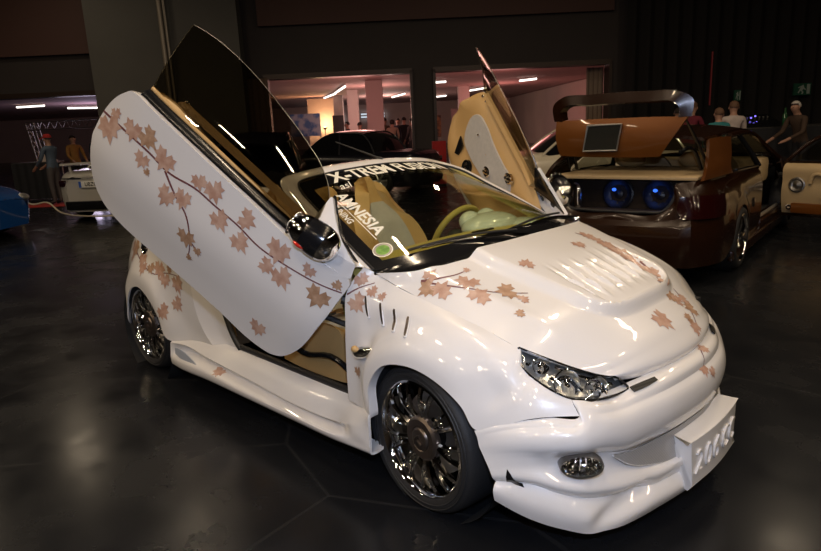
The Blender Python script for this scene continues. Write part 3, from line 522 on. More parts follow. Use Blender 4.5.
        (b if s == 1 else b.mirror()).build('door_seal', 'black', CAR)
        b = MB(); b.lathe([(.335, -.845), (.335, -.50), (.0, -.50)], 40, 0, (-2.40, 0, .25), (0, 1, 0)); (b if s == 1 else b.mirror()).build('wheel_arch_liner', 'dark_liner', r)
    b = MB(); b.lathe([(.040, 0), (.038, .006), (.030, .008), (.026, .003), (.002, .003)], 20, 0, (-2.37, -.790, .805), (.05, -1, .15))
    for k in range(6): b.ell((-2.37+.034*math.cos(k*1.05), -.797, .805+.034*math.sin(k*1.05)), (.005, .004, .005), None, 0, 8, 6)
    b.build('fuel_cap', 'chrome', CAR)
    rows = [[(-2.02,-.74,.905),(-2.04,-.5,.935),(-2.05,0,.95)],[(-2.4,-.722,.925),(-2.42,-.5,.955),(-2.42,0,.965)],[(-2.72,-.655,.905),(-2.75,-.42,.94),(-2.75,0,.95)],[(-2.95,-.445,.885),(-2.97,-.28,.91),(-3.0,0,.915)]]
    b = MB(); b.shell(patch(mirrow(rows), 8, 8), .012, 0); BL = b.build('boot_lid', 'pearl', CAR)
    G = patch([[(-2.84,-.56,.93),(-2.9,-.3,.965),(-2.93,0,.975),(-2.9,.3,.965),(-2.84,.56,.93)],[(-2.93,-.54,1.02),(-3.0,-.3,1.055),(-3.03,0,1.06),(-3.0,.3,1.055),(-2.93,.54,1.02)],[(-3.02,-.50,1.03),(-3.09,-.3,1.065),(-3.12,0,1.075),(-3.09,.3,1.065),(-3.02,.50,1.03)]], 6, 5)
    b = MB(); b.shell(G, .02, 0); b.build('boot_spoiler', 'pearl', BL)
    b = MB(); b.grid(patch([[(-3.07,-.46,.70),(-3.09,0,.70),(-3.07,.46,.70)],[(-3.03,-.56,.28),(-3.08,0,.28),(-3.03,.56,.28)]], 4, 3)); b.build('rear_valance', 'pearl', CAR)
    # black boxes under the body, added to block light
    b = MB(); b.box((-1.2, 0, .20), (3.3, 1.15, .10), None, 0); b.box((-1.0, 0, .25), (1.15, 1.44, .10), None, 0); b.box((.15, 0, .45), (.8, .9, .45), None, 0); b.box((-2.5, 0, .50), (.8, .95, .6), None, 0)
    b.box((-.395, 0, .52), (.06, 1.42, .60), None, 0); b.build('underbody', 'underbody', CAR, smooth=False)
car_body()
# ---- wheels
def wheel_parts(c, s, steer=0.0):
    """s=1: outer face towards -y"""
    def fin(b):
        V = np.array(b.v); 
        if s == -1: b = b.mirror()
        V = np.array(b.v); cs, sn = math.cos(steer), math.sin(steer); R = np.array([[cs, -sn, 0], [sn, cs, 0], [0, 0, 1]]); V = (V-A3((0, .10*s, 0)))@R.T+A3((0, .10*s, 0))+A3(c); b.v = [tuple(p) for p in V]; return b
    rim = MB(); rim.lathe([(.232, .0), (.236, -.006), (.229, -.010), (.222, -.003), (.217, .012), (.212, .045), (.205, .075), (.203, .17), (.232, .19)], 56, 0)
    for k in range(9):
        a = 2*math.pi*k/9
        for da in (-.15, .15):
            P = [(r*math.cos(a+da*t), y, r*math.sin(a+da*t)) for r, y, t in ((.075, .030, .55), (.12, .012, .7), (.165, .006, .95), (.216, .020, 1.05))]
            rim.tube(P, [.015, .0125, .011, .013], 6, 0, 3, flat=.8)
        rim.ell((.150*math.cos(a), .012, .150*math.sin(a)), (.016, .010, .016), None, 0, 8, 6)
    w = fin(rim).build('wheel_rim', 'chrome', CAR)
    t = MB(); t.lathe([(.231, .012), (.234, -.004), (.244, -.012), (.262, -.014), (.280, -.008), (.291, .006), (.297, .028), (.300, .06), (.300, .15), (.296, .18), (.285, .200), (.262, .208), (.232, .195)], 72, 0)
    for r in (.255, .272): t.lathe([(r-.003, -.0135), (r, -.0165), (r+.003, -.0125)], 72, 0)
    fin(t).build('tyre', 'tyre', w)
    h = MB(); h.lathe([(.002, -.006), (.035, -.006), (.043, -.002), (.047, .006), (.052, .002), (.078, .002), (.088, .010), (.092, .030), (.02, .05)], 40, 0)
    h.tube([(-.018, -.009, -.02), (-.006, -.011, .012), (.012, -.011, .02)], .006, 6, 0, 4); h.tube([(-.004, -.010, 0), (.018, -.010, -.016)], .005, 6, 0, 2)
    fin(h).build('hub_cap', 'bronze', w)
    d = MB(); d.lathe([(.06, .085), (.165, .085), (.165, .11), (.06, .11)], 40, 0); fin(d).build('brake_disc', 'steel', w)
for (x, z) in ((0.0, .300), (-2.442, .300)):
    for s in (1, -1): wheel_parts((x, -.806*s, z), s, math.radians(-6) if x == 0 else 0)
# ---- windscreen, frame, cabin
GT = [(-1.030,-.545,1.222),(-1.012,-.38,1.252),(-1.003,-.19,1.266),(-1.0,0,1.272)]
GM = [(-.70,-.645,1.072),(-.60,-.44,1.118),(-.575,-.22,1.136),(-.565,0,1.142)]
GB = [(-.335,-.700,.903),(-.195,-.52,.938),(-.145,-.26,.955),(-.13,0,.960)]
GG = patch(mirrow([GT, GM, GB]), 8, 12)
def ws(s, t):
    """windscreen surface: s 0..1 from the right-hand side of the car to the left, t 0 top .. 1 bottom"""
    R, C = GG.shape[:2]; x = np.clip(s, 0, 1)*(C-1); y = np.clip(t, 0, 1)*(R-1); i, j = min(int(y), R-2), min(int(x), C-2); a, b = y-i, x-j
    p = GG[i, j]*(1-a)*(1-b)+GG[i+1, j]*a*(1-b)+GG[i, j+1]*(1-a)*b+GG[i+1, j+1]*a*b
    n = np.cross(GG[i, j+1]-GG[i, j], GG[i+1, j]-GG[i, j]); n /= np.linalg.norm(n)
    return p, (n if n[2] > 0 else -n)
WSB = MB(); WSB.shell(GG, -.005, 0); WS = WSB.build('windscreen', 'windscreen', CAR)
R_, C_ = GG.shape[:2]
fr = MB()
def fritgrid(sl, tl, off=.0012): return np.array([[ws(s, t)[0]+ws(s, t)[1]*off for s in sl] for t in tl])
ss = np.linspace(0, 1, 49)
fr.shell(fritgrid(ss, np.linspace(.935, 1.0, 4)), .001); fr.shell(fritgrid(ss, np.linspace(0, .135, 5)), .001); fr.shell(fritgrid(np.linspace(0, .045, 4), np.linspace(0, 1, 25)), .001); fr.shell(fritgrid(np.linspace(.96, 1, 4), np.linspace(0, 1, 25)), .001)
fr.build('windscreen_border', 'gloss_black', WS)
def letters(name, txt, fn, size, mat_, shear=0, offset=0, spacing=1.0):
    V, F = text_mesh(txt, size, shear, offset, spacing); b = MB(); b.add([fn(p[0], p[1]) for p in V], F); return b.build(name, mat_, WS, smooth=False, fixn=False)
def on_ws(s, t, off=.003): p, n = ws(s, t); return p+n*off
letters('banner_lettering', 'X-TREM FUSION', lambda x, y: on_ws(.50+x*.72, .078-y*1.45, .007), .135, 'white_vinyl', .18, .004, 1.0)
# the two-line sticker that climbs the right-hand edge of the glass
WBV = MB().grid(GG).bvh()
K0, K1 = A3((-.846, -.501, 1.176)), A3((-.431, -.582, 1.006))
def on_line(x, y):
    d = K1-K0; L = np.linalg.norm(d); d = d/L; p = K0+d*x; q, n = snap(WBV, p, A3((1, 0, 1)), .003); up = np.cross(n, d); return snap(WBV, p+up*y, A3((1, 0, 1)), .007)[0]
KL = np.linalg.norm(K1-K0)
letters('tuning_lettering', 'AMNESIA', lambda x, y: on_line(KL*.52+x*1.22, y+.030), .078, 'white_vinyl', 0, .002, 1.0)
letters('tuning_lettering', 'TUNING', lambda x, y: on_line(KL*.44+x*1.05, y-.036), .042, 'white_vinyl', 0, .001, 1.05)
b = MB(); b.grid(np.array([[on_line(x, y) for x in np.linspace(KL*.15, KL, 14)] for y in (-.008, -.004)])); b.build('tuning_lettering', 'white_vinyl', WS, smooth=False, fixn=False)
letters('signature_lettering', 'asl', lambda x, y: on_ws(.16+x*.62, .205-y*1.3, .007), .085, 'white_vinyl', .5, 0, 1.0)
c, n = snap(WBV, (-.372, -.610, .967), A3((1, 0, 1)), 0); b = MB(); tx = A3((0, 1, 0))-n*n[1]; tx /= np.linalg.norm(tx); ty = np.cross(n, tx)
def ringm(r0, r1, m, off):
    G = np.array([[c+n*off+r*(math.cos(q)*tx+math.sin(q)*ty) for q in np.linspace(0, 2*math.pi, 28, endpoint=False)] for r in (r0, r1)]); b.grid(G, m, cu=True)
ringm(.0005, .030, 0, .007); ringm(.030, .042, 1, .007); ringm(.040, .044, 2, .0075)
b.build('round_sticker', ['green_vinyl', 'steel', 'white_vinyl'], WS, smooth=False, fixn=False)
# frame
O = [(-.42,-.755,.915),(-.64,-.712,1.04),(-.79,-.687,1.110),(-1.04,-.637,1.217),(-1.115,-.585,1.245),(-1.10,-.38,1.285),(-1.085,-.19,1.298),(-1.078,0,1.303)]
I = [(-.335,-.702,.906),(-.58,-.668,1.022),(-.752,-.632,1.102),(-1.0,-.565,1.214),(-1.035,-.535,1.226),(-1.014,-.38,1.256),(-1.004,-.19,1.270),(-1.0,0,1.276)]
Cc = [tuple((A3(a)+A3(d))/2+A3((.004, -.006, .012))) for a, d in zip(O, I)]
IU = [tuple(A3(d)+A3((-.03, .03, -.035))) for d in I]; OU = [tuple(A3(a)+A3((-.01, .035, -.045))) for a in O]
G = patch(mirrow([O, Cc, I]), 8, 4); b = MB(); b.grid(G, 0); G2 = patch(mirrow([I, IU, OU, O]), 8, 1); b.grid(G2, 1)
WF = b.build('windscreen_frame', ['pearl', 'olive'], CAR, ang=45)
b = MB(); P = crl(A3([tuple(A3(d)+A3((.004, -.002, .003))) for d in I]+[(q[0]+.004, -q[1]+.002, q[2]+.003) for q in I[-2::-1]]), 6); b.tube(list(P), .006, 6); b.build('windscreen_seal', 'black', WF)
b = MB(); b.tube([(-1.06, .03, 1.300), (-1.085, .02, 1.318), (-1.27, -.10, 1.405)], [.012, .006, .003], 8); b.ell((-1.062, .03, 1.305), (.03, .014, .012), None, 0, 12, 8); b.build('aerial', 'black', WF)
# scuttle and wipers
T = [(-.335,-.700,.900),(-.195,-.52,.934),(-.145,-.26,.951),(-.13,0,.956)]; B = [(-.322,-.698,.892),(-.12,-.62,.912),(-.045,-.44,.934),(-.008,0,.942)]
b = MB(); b.shell(patch(mirrow([T, [tuple((A3(p)+A3(q))/2-A3((0, 0, .012))) for p, q in zip(T, B)], B]), 8, 4), .01); SCU = b.build('scuttle_panel', 'gloss_black', CAR)
for (y0, y1, x0, x1) in ((.05, -.50, -.085, -.205), (.60, .08, -.20, -.13)):
    b = MB(); e = .035; b.tube([(x0+.02, y0+.02, .955), (x0-.01, y0-.10, .975), ((x0+x1)/2-.03, (y0+y1)/2, .985), (x1-.05, y1, .975)], [.014, .010, .008, .006], 8, 0, 5)
    b.tube([(x0-.06, y0-.02, .985), ((x0+x1)/2-.055, (y0+y1)/2-.03, .997), (x1-.065, y1-.06, .975)], .006, 6, 1, 5); b.ell((x0+.02, y0+.02, .952), (.025, .025, .018), None, 0, 12, 8); b.build('wiper', ['chrome', 'black'], SCU)
# cabin
b = MB(); b.grid(patch(mirrow([[(-.20,-.60,.905),(-.17,-.3,.925),(-.16,0,.93)],[(-.36,-.655,.925),(-.36,-.3,.938),(-.36,0,.94)],[(-.50,-.66,.915),(-.52,-.3,.925),(-.52,0,.93)],[(-.60,-.66,.86),(-.62,-.3,.865),(-.62,0,.865)],[(-.60,-.66,.66),(-.62,-.3,.64),(-.62,0,.62)],[(-.50,-.66,.50),(-.50,-.3,.48),(-.50,0,.48)]]), 8, 6)); DB = b.build('dashboard', 'olive', CAR)
b = MB()
for k in range(9): 
    y = -.46+.115*k; b.box((-.315-.03*(abs(y)/.5)**2, y, .9405-.012*abs(y)/.5), (.008, .095, .003), None, 0)
b.build('demister_slot', 'gloss_black', DB)
b = MB(); b.ell((-.55, .36, .925), (.13, .20, .075), None, 0, 24, 14); b.ell((-.47, .50, .91), (.10, .17, .045), None, 0, 20, 12); b.ell((-.63, .28, .955), (.05, .075, .055), None, 0, 16, 10); b.ell((-.63, .42, .955), (.05, .075, .055), None, 0, 16, 10); b.build('instrument_pod', 'podpaint', DB)
b = MB(); b.box((-.415, .12, .944), (.02, .16, .010), None, 0, .003); b.build('display', 'gloss_black', DB)
ax = A3((-.90, 0, .42)); ax /= np.linalg.norm(ax); c = A3((-.80, .36, .845)); t1 = A3((0, 1, 0)); t2 = np.cross(ax, t1)
b = MB(); b.tube([c+.185*(math.cos(q)*t1+math.sin(q)*t2) for q in np.linspace(0, 2*math.pi, 41)], .017, 10, 0)
b.tube([c-ax*.02, A3((-.58, .36, .74))], .03, 10, 1)
for q in (0, math.pi, -math.pi/2 if t2[2] > 0 else math.pi/2): b.tube([c-ax*.015, c+.18*(math.cos(q)*t1+math.sin(q)*t2)], [.03, .014], 8, 1, flat=.5)
b.ell(c, (.055, .055, .04), None, 1, 16, 10); b.build('steering_wheel', ['olive', 'black'], DB)
def seat(yc, x0):
    S = MB(); rows = []
    for t, x, z, hw in ((0, -.02, .47, .22), (.25, -.10, .62, .255), (.5, -.20, .78, .265), (.68, -.27, .89, .235), (.84, -.33, 1.0, .165), (1, -.37, 1.09, .125)):
        rows.append([(x0+x+.055, yc-hw, z), (x0+x+.02, yc-hw*.8, z), (x0+x-.02, yc-hw*.45, z), (x0+x-.025, yc, z), (x0+x-.02, yc+hw*.45, z), (x0+x+.02, yc+hw*.8, z), (x0+x+.055, yc+hw, z)])
    rows.append([tuple(A3(p)*[1, .0, 1]+A3((-.03, yc+(p[1]-yc)*.7, .035))) for p in rows[-1]])
    G = patch(rows, 5, 6); S.shell(G, .09, 0, flip=True, mf=lambda i, j: 1 if 7 <= j <= 22 and i < 22 else 0, bmf=True)
    o = S.build('seat', ['tan', 'pale'], CAR, ang=60)
    b = MB(); rows = [[(x0+.50, yc+w, .44-.03*abs(w)/.25) for w in (-.24, -.12, 0, .12, .24)], [(x0+.45, yc+w, .50+q) for w, q in ((-.26, .06), (-.13, 0), (0, -.01), (.13, 0), (.26, .06))], [(x0+.2, yc+w, .47+q) for w, q in ((-.27, .09), (-.13, 0), (0, -.01), (.13, 0), (.27, .09))], [(x0-.04, yc+w, .46+q) for w, q in ((-.25, .08), (-.13, 0), (0, 0), (.13, 0), (.25, .08))]]
    G = patch(rows, 5, 5); b.grid(G, 0, mf=lambda i, j: 1 if 5 <= j <= 14 else 0)
    B2 = G.copy(); B2[..., 2] = .24
    ring = lambda X: np.concatenate([X[0], X[1:, -1], X[-1, -2::-1], X[-2:0:-1, 0]]); b.grid(np.stack([ring(G), ring(B2)]), 0, cu=True); b.build('seat_cushion', ['tan', 'pale'], o, ang=50)
    b = MB(); P = [(x0+.52, yc-.255, .36), (x0+.46, yc-.283, .42), (x0+.2, yc-.29, .40), (x0-.02, yc-.27, .46)]; b.tube(P, .014, 8, 0, 5); b.build('piping', 'gloss_black', o)
    b = MB(); b.lathe([(.002, .012), (.022, .010), (.028, 0), (.030, -.01)], 16, 0, (x0+.16, yc-.29, .45), (0, -1, 0)); b.build('seat_adjuster', 'chrome', o); b = MB(); b.tube([(x0+.3, yc-.27, .25), (x0+.3, yc-.29, .29)], .008, 6, 0); b.build('seat_bolt', 'chrome', o)
seat(-.37, -1.14); seat(.37, -1.22)
b = MB(); b.box((-1.98, 0, .62), (.22, 1.20, .56), None, 0, .05); RS = b.build('rear_seat', 'tan', CAR)
for y in (-.36, .36):
    b = MB(); b.ell((-2.02, y, .99), (.055, .13, .10), None, 0, 18, 12); b.tube([(-2.03, y, .86), (-2.03, y, .95)], .01, 6, 0); b.build('headrest', 'tan', RS)
for s in (1, -1):
    b = MB(); b.grid(A3([[(-1.58, -.70*s, .90), (-2.03, -.72*s, .905)], [(-1.58, -.66*s, .3), (-2.03, -.66*s, .3)]])); b.grid(A3([[(-1.60, -.745*s, .90), (-1.82, -.75*s, .903), (-2.05, -.745*s, .908)], [(-1.60, -.62*s, .915), (-1.82, -.60*s, .92), (-2.05, -.58*s, .93)]])); b.build('rear_side_trim', 'tan', CAR)
b = MB(); b.box((-1.15, 0, .285), (1.4, 1.40, .03), None, 0); b.build('cabin_carpet', 'carpet', CAR, smooth=False)
b = MB(); b.box((-.95, 0, .38), (.9, .20, .17), None, 0, .04); b.tube([(-.75, 0, .45), (-.72, 0, .60)], [.02, .01], 8, 1); b.ell((-.72, 0, .62), (.025, .025, .03), None, 1, 12, 8); b.build('centre_console', ['tan', 'chrome'], CAR)
# ---- doors, swung up on their front hinges: local u along the belt line, v down the skin, w outward
DA = A3((-.33, -.80, .95)); E1 = A3((-.730, -.336, .596)); E1 /= np.linalg.norm(E1); EN = A3((.333, -.935, -.119)); EN -= E1*(EN@E1); EN /= np.linalg.norm(EN); E2 = np.cross(EN, E1); E2 = -E2 if E2[2] > 0 else E2
def dl(u, v, w): return DA+u*E1+v*E2+w*EN
VT = [(-.020,.10),(-.004,.082),(.05,.080),(.19,.095),(.53,.072),(.83,.045),(1.10,.018),(1.20,.008),(1.232,.014),(1.262,.042),(1.30,.09),(1.335,.165),(1.355,.245),(1.362,.31)]
VB = [(-.020,.115),(-.012,.25),(-.002,.35),(.038,.56),(.083,.635),(.134,.668),(.20,.682),(.283,.685),(.407,.672),(.70,.655),(.90,.650),(1.10,.635),(1.22,.600),(1.29,.545),(1.331,.47),(1.355,.38),(1.362,.33)]
UU = np.concatenate([np.linspace(-.020, .14, 17), np.linspace(.16, 1.18, 44), np.linspace(1.20, 1.362, 19)])
def dense(L): P = np.array(L); Q = crl(P, 6); o = np.argsort(Q[:, 0]); return Q[o]
vt = np.interp(UU, dense(VT)[:, 0], dense(VT)[:, 1]); vb = np.interp(UU, dense(VB)[:, 0], dense(VB)[:, 1])
def wout(u, v):
    return -.016*max(0, (.20-v)/.25)**1.6+.022*math.exp(-((v-.36)/.16)**2)-.10*max(0, v-.50)**1.2*1.0-.03*max(0, (u-1.1)/.26)**2-.02*max(0, (.12-u)/.14)**2
def p_door():
    G = np.zeros((27, len(UU), 3))
    for j, (u, a, c_) in enumerate(zip(UU, vt, vb)):
        for i, t in enumerate(np.linspace(0, 1, 27)): v = a+(c_-a)*t; G[i, j] = dl(u, v, wout(u, v)+.014)
    return G
DOORG = p_door()
GLASS = [(1.175,-.012,-.050),(1.185,-.133,-.097),(1.195,-.22,-.16),(1.209,-.302,-.209),(1.13,-.311,-.220),(1.046,-.308,-.224),(.95,-.302,-.225),(.851,-.290,-.224),(.671,-.241,-.202),(.501,-.201,-.186),(.376,-.162,-.168),(.289,-.106,-.136),(.25,-.06,-.10)]
def door(s):
    fix = (lambda b: b) if s == 1 else (lambda b: b.mirror())
    b = MB(); b.shell(DOORG, .018, 0, out=(-1.0, -.5))
    # folded edge between the outer skin and the lining
    ring = lambda X: np.concatenate([X[0], X[1:, -1], X[-1, -2::-1], X[-2:0:-1, 0]])
    E = ring(DOORG)-EN*.012; cen = dl(.66, .33, 0); Ein = E+(cen-E)*.035-EN*.055; b.grid(np.stack([E, Ein]), 0, cu=True)
    if s == 1: decorate(b, 'door')
    D = fix(b).build('door', PAINT, CAR, ang=40)
    sl = A3([[(.21,.094,-.012),(.53,.072,-.013),(.83,.045,-.015),(1.10,.018,-.016),(1.195,.008,-.018)],[(.21,.080,-.018),(.53,.057,-.019),(.83,.030,-.021),(1.10,.002,-.022),(1.19,-.008,-.024)],[(.22,.060,-.040),(.53,.036,-.042),(.83,.008,-.043),(1.10,-.020,-.044),(1.175,-.030,-.046)]])
    gs = crl(crl(sl, 5, 1), 4, 0); b = MB(); b.shell(np.array([[dl(*p) for p in r] for r in gs]), .010, 0, flip=True); fix(b).build('belt_seal', 'gloss_black', D)
    b = MB(); b.tube([dl(u, v-.006, -.046) for u, v in ((.22,.060),(.53,.036),(.83,.008),(1.10,-.020),(1.170,-.030))], .0085, 8, 0, 5); fix(b).build('belt_moulding', 'tan', D)
    b = MB(); P = [dl(*p) for p in GLASS]; lowr = [dl(u, v, -.062) for u, v in ((.25,.06),(.55,.055),(.9,.02),(1.17,-.01))]
    # glass as a grid between its lower edge and its curved top edge
    pw = lambda u, v: -.040-.150*(u-.2)*.16+.62*(v-.055+.0947*(u-.2))
    tq = crl(A3([(u, v, 0) for u, v in ((.25,-.06),(.289,-.108),(.376,-.163),(.501,-.205),(.671,-.248),(.851,-.286),(.98,-.303),(1.09,-.309),(1.17,-.306),(1.209,-.302))]), 5)
    lu = np.linspace(.25, 1.175, len(tq)); lq = np.stack([lu, .070-.0947*(lu-.2)-.0, lu*0], 1); G = []
    for t in np.linspace(0, 1, 13):
        q = lq*(1-t)+tq*t; q = [dl(u, v, pw(u, v)+.016*math.sin(math.pi*t)) for u, v, _ in q]; G.append(q)
    b.shell(np.array(G), .004, 0); fix(b).build('window_glass', 'tint', D)
    e = MB(); e.tube([A3(p)-EN*.002 for p in G[-1]], .0020, 5, 0); e.tube([A3(g[-1])-EN*.002 for g in G], .0016, 5, 0); fix(e).build('glass_edge', 'steel', D)
    # mirror sail panel
    b = MB(); G = patch([[dl(0,.005,-.004), dl(.13,.03,-.010), dl(.272,.062,-.035)], [dl(.110,-.028,-.035), dl(.18,-.028,-.045), dl(.272,.0,-.07)], [dl(.205,-.075,-.085), dl(.232,-.07,-.09), dl(.270,-.055,-.10)], [dl(.258,-.108,-.124), dl(.263,-.107,-.125), dl(.268,-.104,-.126)]], 5, 5)
    b.shell(G, .022, 0, flip=True); b.grid(patch([[dl(0,.005,-.004), dl(.13,.03,-.010), dl(.272,.062,-.035)], [dl(-.01,.07,-.004), dl(.10,.115,.012), dl(.22,.085,-.004)]], 5, 4), 0)
    SP = fix(b).build('mirror_sail', 'pearl', D)
    b = MB(); G2 = G-EN*.026; b.shell(G2, .006, 0, flip=True); fix(b).build('sail_lining', 'gloss_black', D)
    # door mirror
    c = A3((-.452, -.905, 1.068)); ax = E1*.96+E2*-.02+EN*.12; ax /= np.linalg.norm(ax); y = np.cross(ax, A3((0, 0, 1))); y /= np.linalg.norm(y); z = np.cross(y, ax); R = np.stack([ax, y, z], 1)
    def pod(sc, x0, x1, m, bb, n=14):
        G = []
        for x in np.linspace(x0, x1, n):
            k = math.sqrt(max(0, 1-(abs(x)/1.0)**2.4)); G.append([c+R@A3((.118*x, .062*k*sc*math.cos(q), .074*k*sc*(1-.15*x)*math.sin(q))) for q in np.linspace(0, 2*math.pi, 24, endpoint=False)])
        bb.grid(np.array(G), m, cu=True)
    b = MB(); pod(1.0, .30, .999, 0, b); pod(1.0, -.999, -.42, 0, b); pod(.985, -.43, .31, 1, b); b.tube([c-ax*.03-z*.03, dl(.12, .045, -.01)], [.035, .028], 10, 1)
    for k in range(9):
        q = k*.7; b.ell(c+R@A3((.095, .038*math.cos(q), .045*math.sin(q))), (.009, .009, .009), None, 0, 8, 6)
    MI = fix(b).build('door_mirror', ['chrome', 'gloss_black'], D)
    b = MB(); b.ell(c+R@A3((.025, -.030, -.050)), (.030, .022, .012), R, 0, 12, 8); fix(b).build('indicator_lens', 'red_lens', MI); b = MB(); b.ell(c+R@A3((.025, .050, -.02)), (.030, .010, .014), R, 0, 12, 8); fix(b).build('indicator_lens', 'red_lens', MI)
    # lining on the cabin side
    inset = lambda u, v: (u, v, -.075)
    T = [(.06,.13),(.25,.062),(.55,.040),(.85,.000),(1.05,-.040),(1.15,-.030),(1.23,.035),(1.30,.12)]; Bt = [(.05,.30),(.13,.56),(.40,.60),(.70,.595),(.92,.61),(1.10,.60),(1.23,.54),(1.31,.33)]
    rows = []
    for t, w in ((0, -.066), (.10, -.100), (.22, -.112), (.30, -.108), (.62, -.104), (.72, -.116), (.88, -.112), (1, -.072)):
        rows.append([dl(a[0]*(1-t)+c2[0]*t, a[1]*(1-t)+c2[1]*t, w) for a, c2 in zip(T, Bt)])
    G = patch(rows, 6, 4); b = MB(); b.shell(G, .03, 0, flip=True); LN = fix(b).build('door_lining', 'tan', D, ang=50)
    b = MB(); oa = [(.40,.205),(.46,.135),(.58,.125),(.75,.105),(.92,.070),(1.03,.075),(1.09,.125),(1.10,.22),(1.06,.30),(.95,.33),(.75,.335),(.55,.32),(.43,.28)]
    cpt = np.mean(oa, 0); oq = crl(np.array(oa+[oa[0]]), 4)[:-1]; G = np.array([[dl(*(cpt+(p-cpt)*k), w) for p in oq] for k, w in ((1.03, -.108), (1.0, -.119), (.93, -.119), (.5, -.119), (.02, -.119))]); b.grid(G, 0, cu=True); fix(b).build('lining_insert', 'pale', LN)
    b = MB()
    for (u, v) in ((.672,.262),(.453,.135)):
        b = MB(); C0 = dl(u, v, -.120); G = []
        for r, w in ((.036, 0), (.034, -.014), (.026, -.016), (.022, -.006), (.002, -.006)): G.append([C0+EN*w+r*(1.25*math.cos(q)*E1+.9*math.sin(q)*E2) for q in np.linspace(0, 2*math.pi, 20, endpoint=False)])
        b.grid(np.array(G), 0, cu=True); b.tube([C0-EN*.012-E1*.02, C0-EN*.03, C0-EN*.012+E1*.03], .009, 8, 0, 4); fix(b).build('door_handle', 'chrome', LN)
    for sp in (dl(1.045,-.025,-.10), dl(.93,.16,-.125)): b = MB(); b.ell(sp, (.009, .009, .009), None, 0, 8, 6); fix(b).build('screw', 'chrome', LN)
    b = MB()
    for (u, v, r) in ((.90,.415,.052),): 
        C0 = dl(u, v, -.116); b.grid(np.array([[C0+EN*w+rr*(math.cos(q)*E1+math.sin(q)*E2) for q in np.linspace(0, 2*math.pi, 24, endpoint=False)] for rr, w in ((r*1.1, .004), (r*1.08, -.012), (r*.9, -.014), (r*.8, -.004), (r*.4, .004), (r*.35, -.008), (.002, -.010))]), 0, cu=True)
    fix(b).build('door_speaker', 'gloss_black', LN)
    b = MB(); b.add([dl(u, v, w) for w in (-.112, -.124) for u, v in ((1.05,.34),(1.12,.31),(1.10,.44),(1.05,.42))], [(0,1,2,3),(7,6,5,4),(0,4,5,1),(1,5,6,2),(2,6,7,3),(3,7,4,0)]); fix(b).build('window_switch', 'gloss_black', LN)
    # upper garnish between lining and glass
    rws = []
    for u in np.linspace(.26, 1.05, 12):
        v0 = .052-.0947*(u-.2); e_ = (1-.35*max(0, (.36-u)/.1))*(1 if s == -1 else .12)
        rws.append([dl(u, v0-.004, -.072), dl(u+.01, v0-.035*e_, -.080), dl(u+.01, v0-.055*e_, -.100), dl(u, v0-.055*e_, -.125), dl(u, v0-.030*e_, -.132), dl(u, v0-.014*(1 if s == -1 else .3), -.100)])
    b = MB(); b.grid(np.array(rws), 0, cu=True); b.add(rws[0], [(0, 1, 2, 3, 4, 5)]); b.add(rws[-1], [(5, 4, 3, 2, 1, 0)]); b.ell(rws[-1][4], (.012, .012, .012), None, 1, 8, 6); fix(b).build('window_sill_trim', ['tan', 'chrome'], D)
    if 1:
        b = MB(); b.tube([dl(-.015, .20, -.03), A3((-.36, -.70, .74)), A3((-.30, -.66, .70))], [.02, .022, .02], 8, 0); b.tube([dl(.16, .40, -.05), A3((-.40, -.69, .62))], [.012, .014], 8, 0); fix(b).build('door_hinge', 'black', D)
door(1); door(-1)
# ================================================================ the brown coupe with its boot and door open
for nm, a in (('brown', ((0.020, 0.0065, 0.0022), 0.22, 0.1, 0.55)), ('copper', ((0.18, 0.058, 0.008), 0.34, 0.35, 0.6))):
    M[nm] = mat(nm+'_metallic_paint', a[0], a[1], a[2], a[3])
M['brown_lit'] = mat('lit_brown_paint', (.11, .036, .007), .34, .3, .6); M['cream'] = mat('cream_paint', (0.62, 0.55, 0.42), 0.3, 0, .8); M['cream_leather'] = mat('cream_leather', (0.42, 0.31, 0.17), .5, bump=(120, .08))
M['taillamp'] = mat('dark_red_tail_lamp', (0.016, 0.002, 0.002), .10, 0, 1); M['screen'] = mat('dark_screen', (0.012, 0.014, 0.013), .25); 
M['cone'] = mat('black_speaker_cone', (.012, .012, .016), .35); M['blue_led'] = emitmat('blue_lamp', (0.04, 0.16, 1.0), 1.6); M['box_trim'] = mat('brown_carpet_box', (.030, .017, .008), .85)
BR = thing('coupe_car', 'dark brown coupe with raised boot lid, rear wing and speakers in the boot', 'car', (-1.264, 3.907, 0), math.radians(96.22))
BM = lmat(math.radians(96.22), (-1.264, 3.907, 0))
def bp(b, name, mats, parent=None, **k): return b.xf(BM).build(name, mats, parent or BR, **k)
def both(f):
    b = f(); return b, f().mirror()
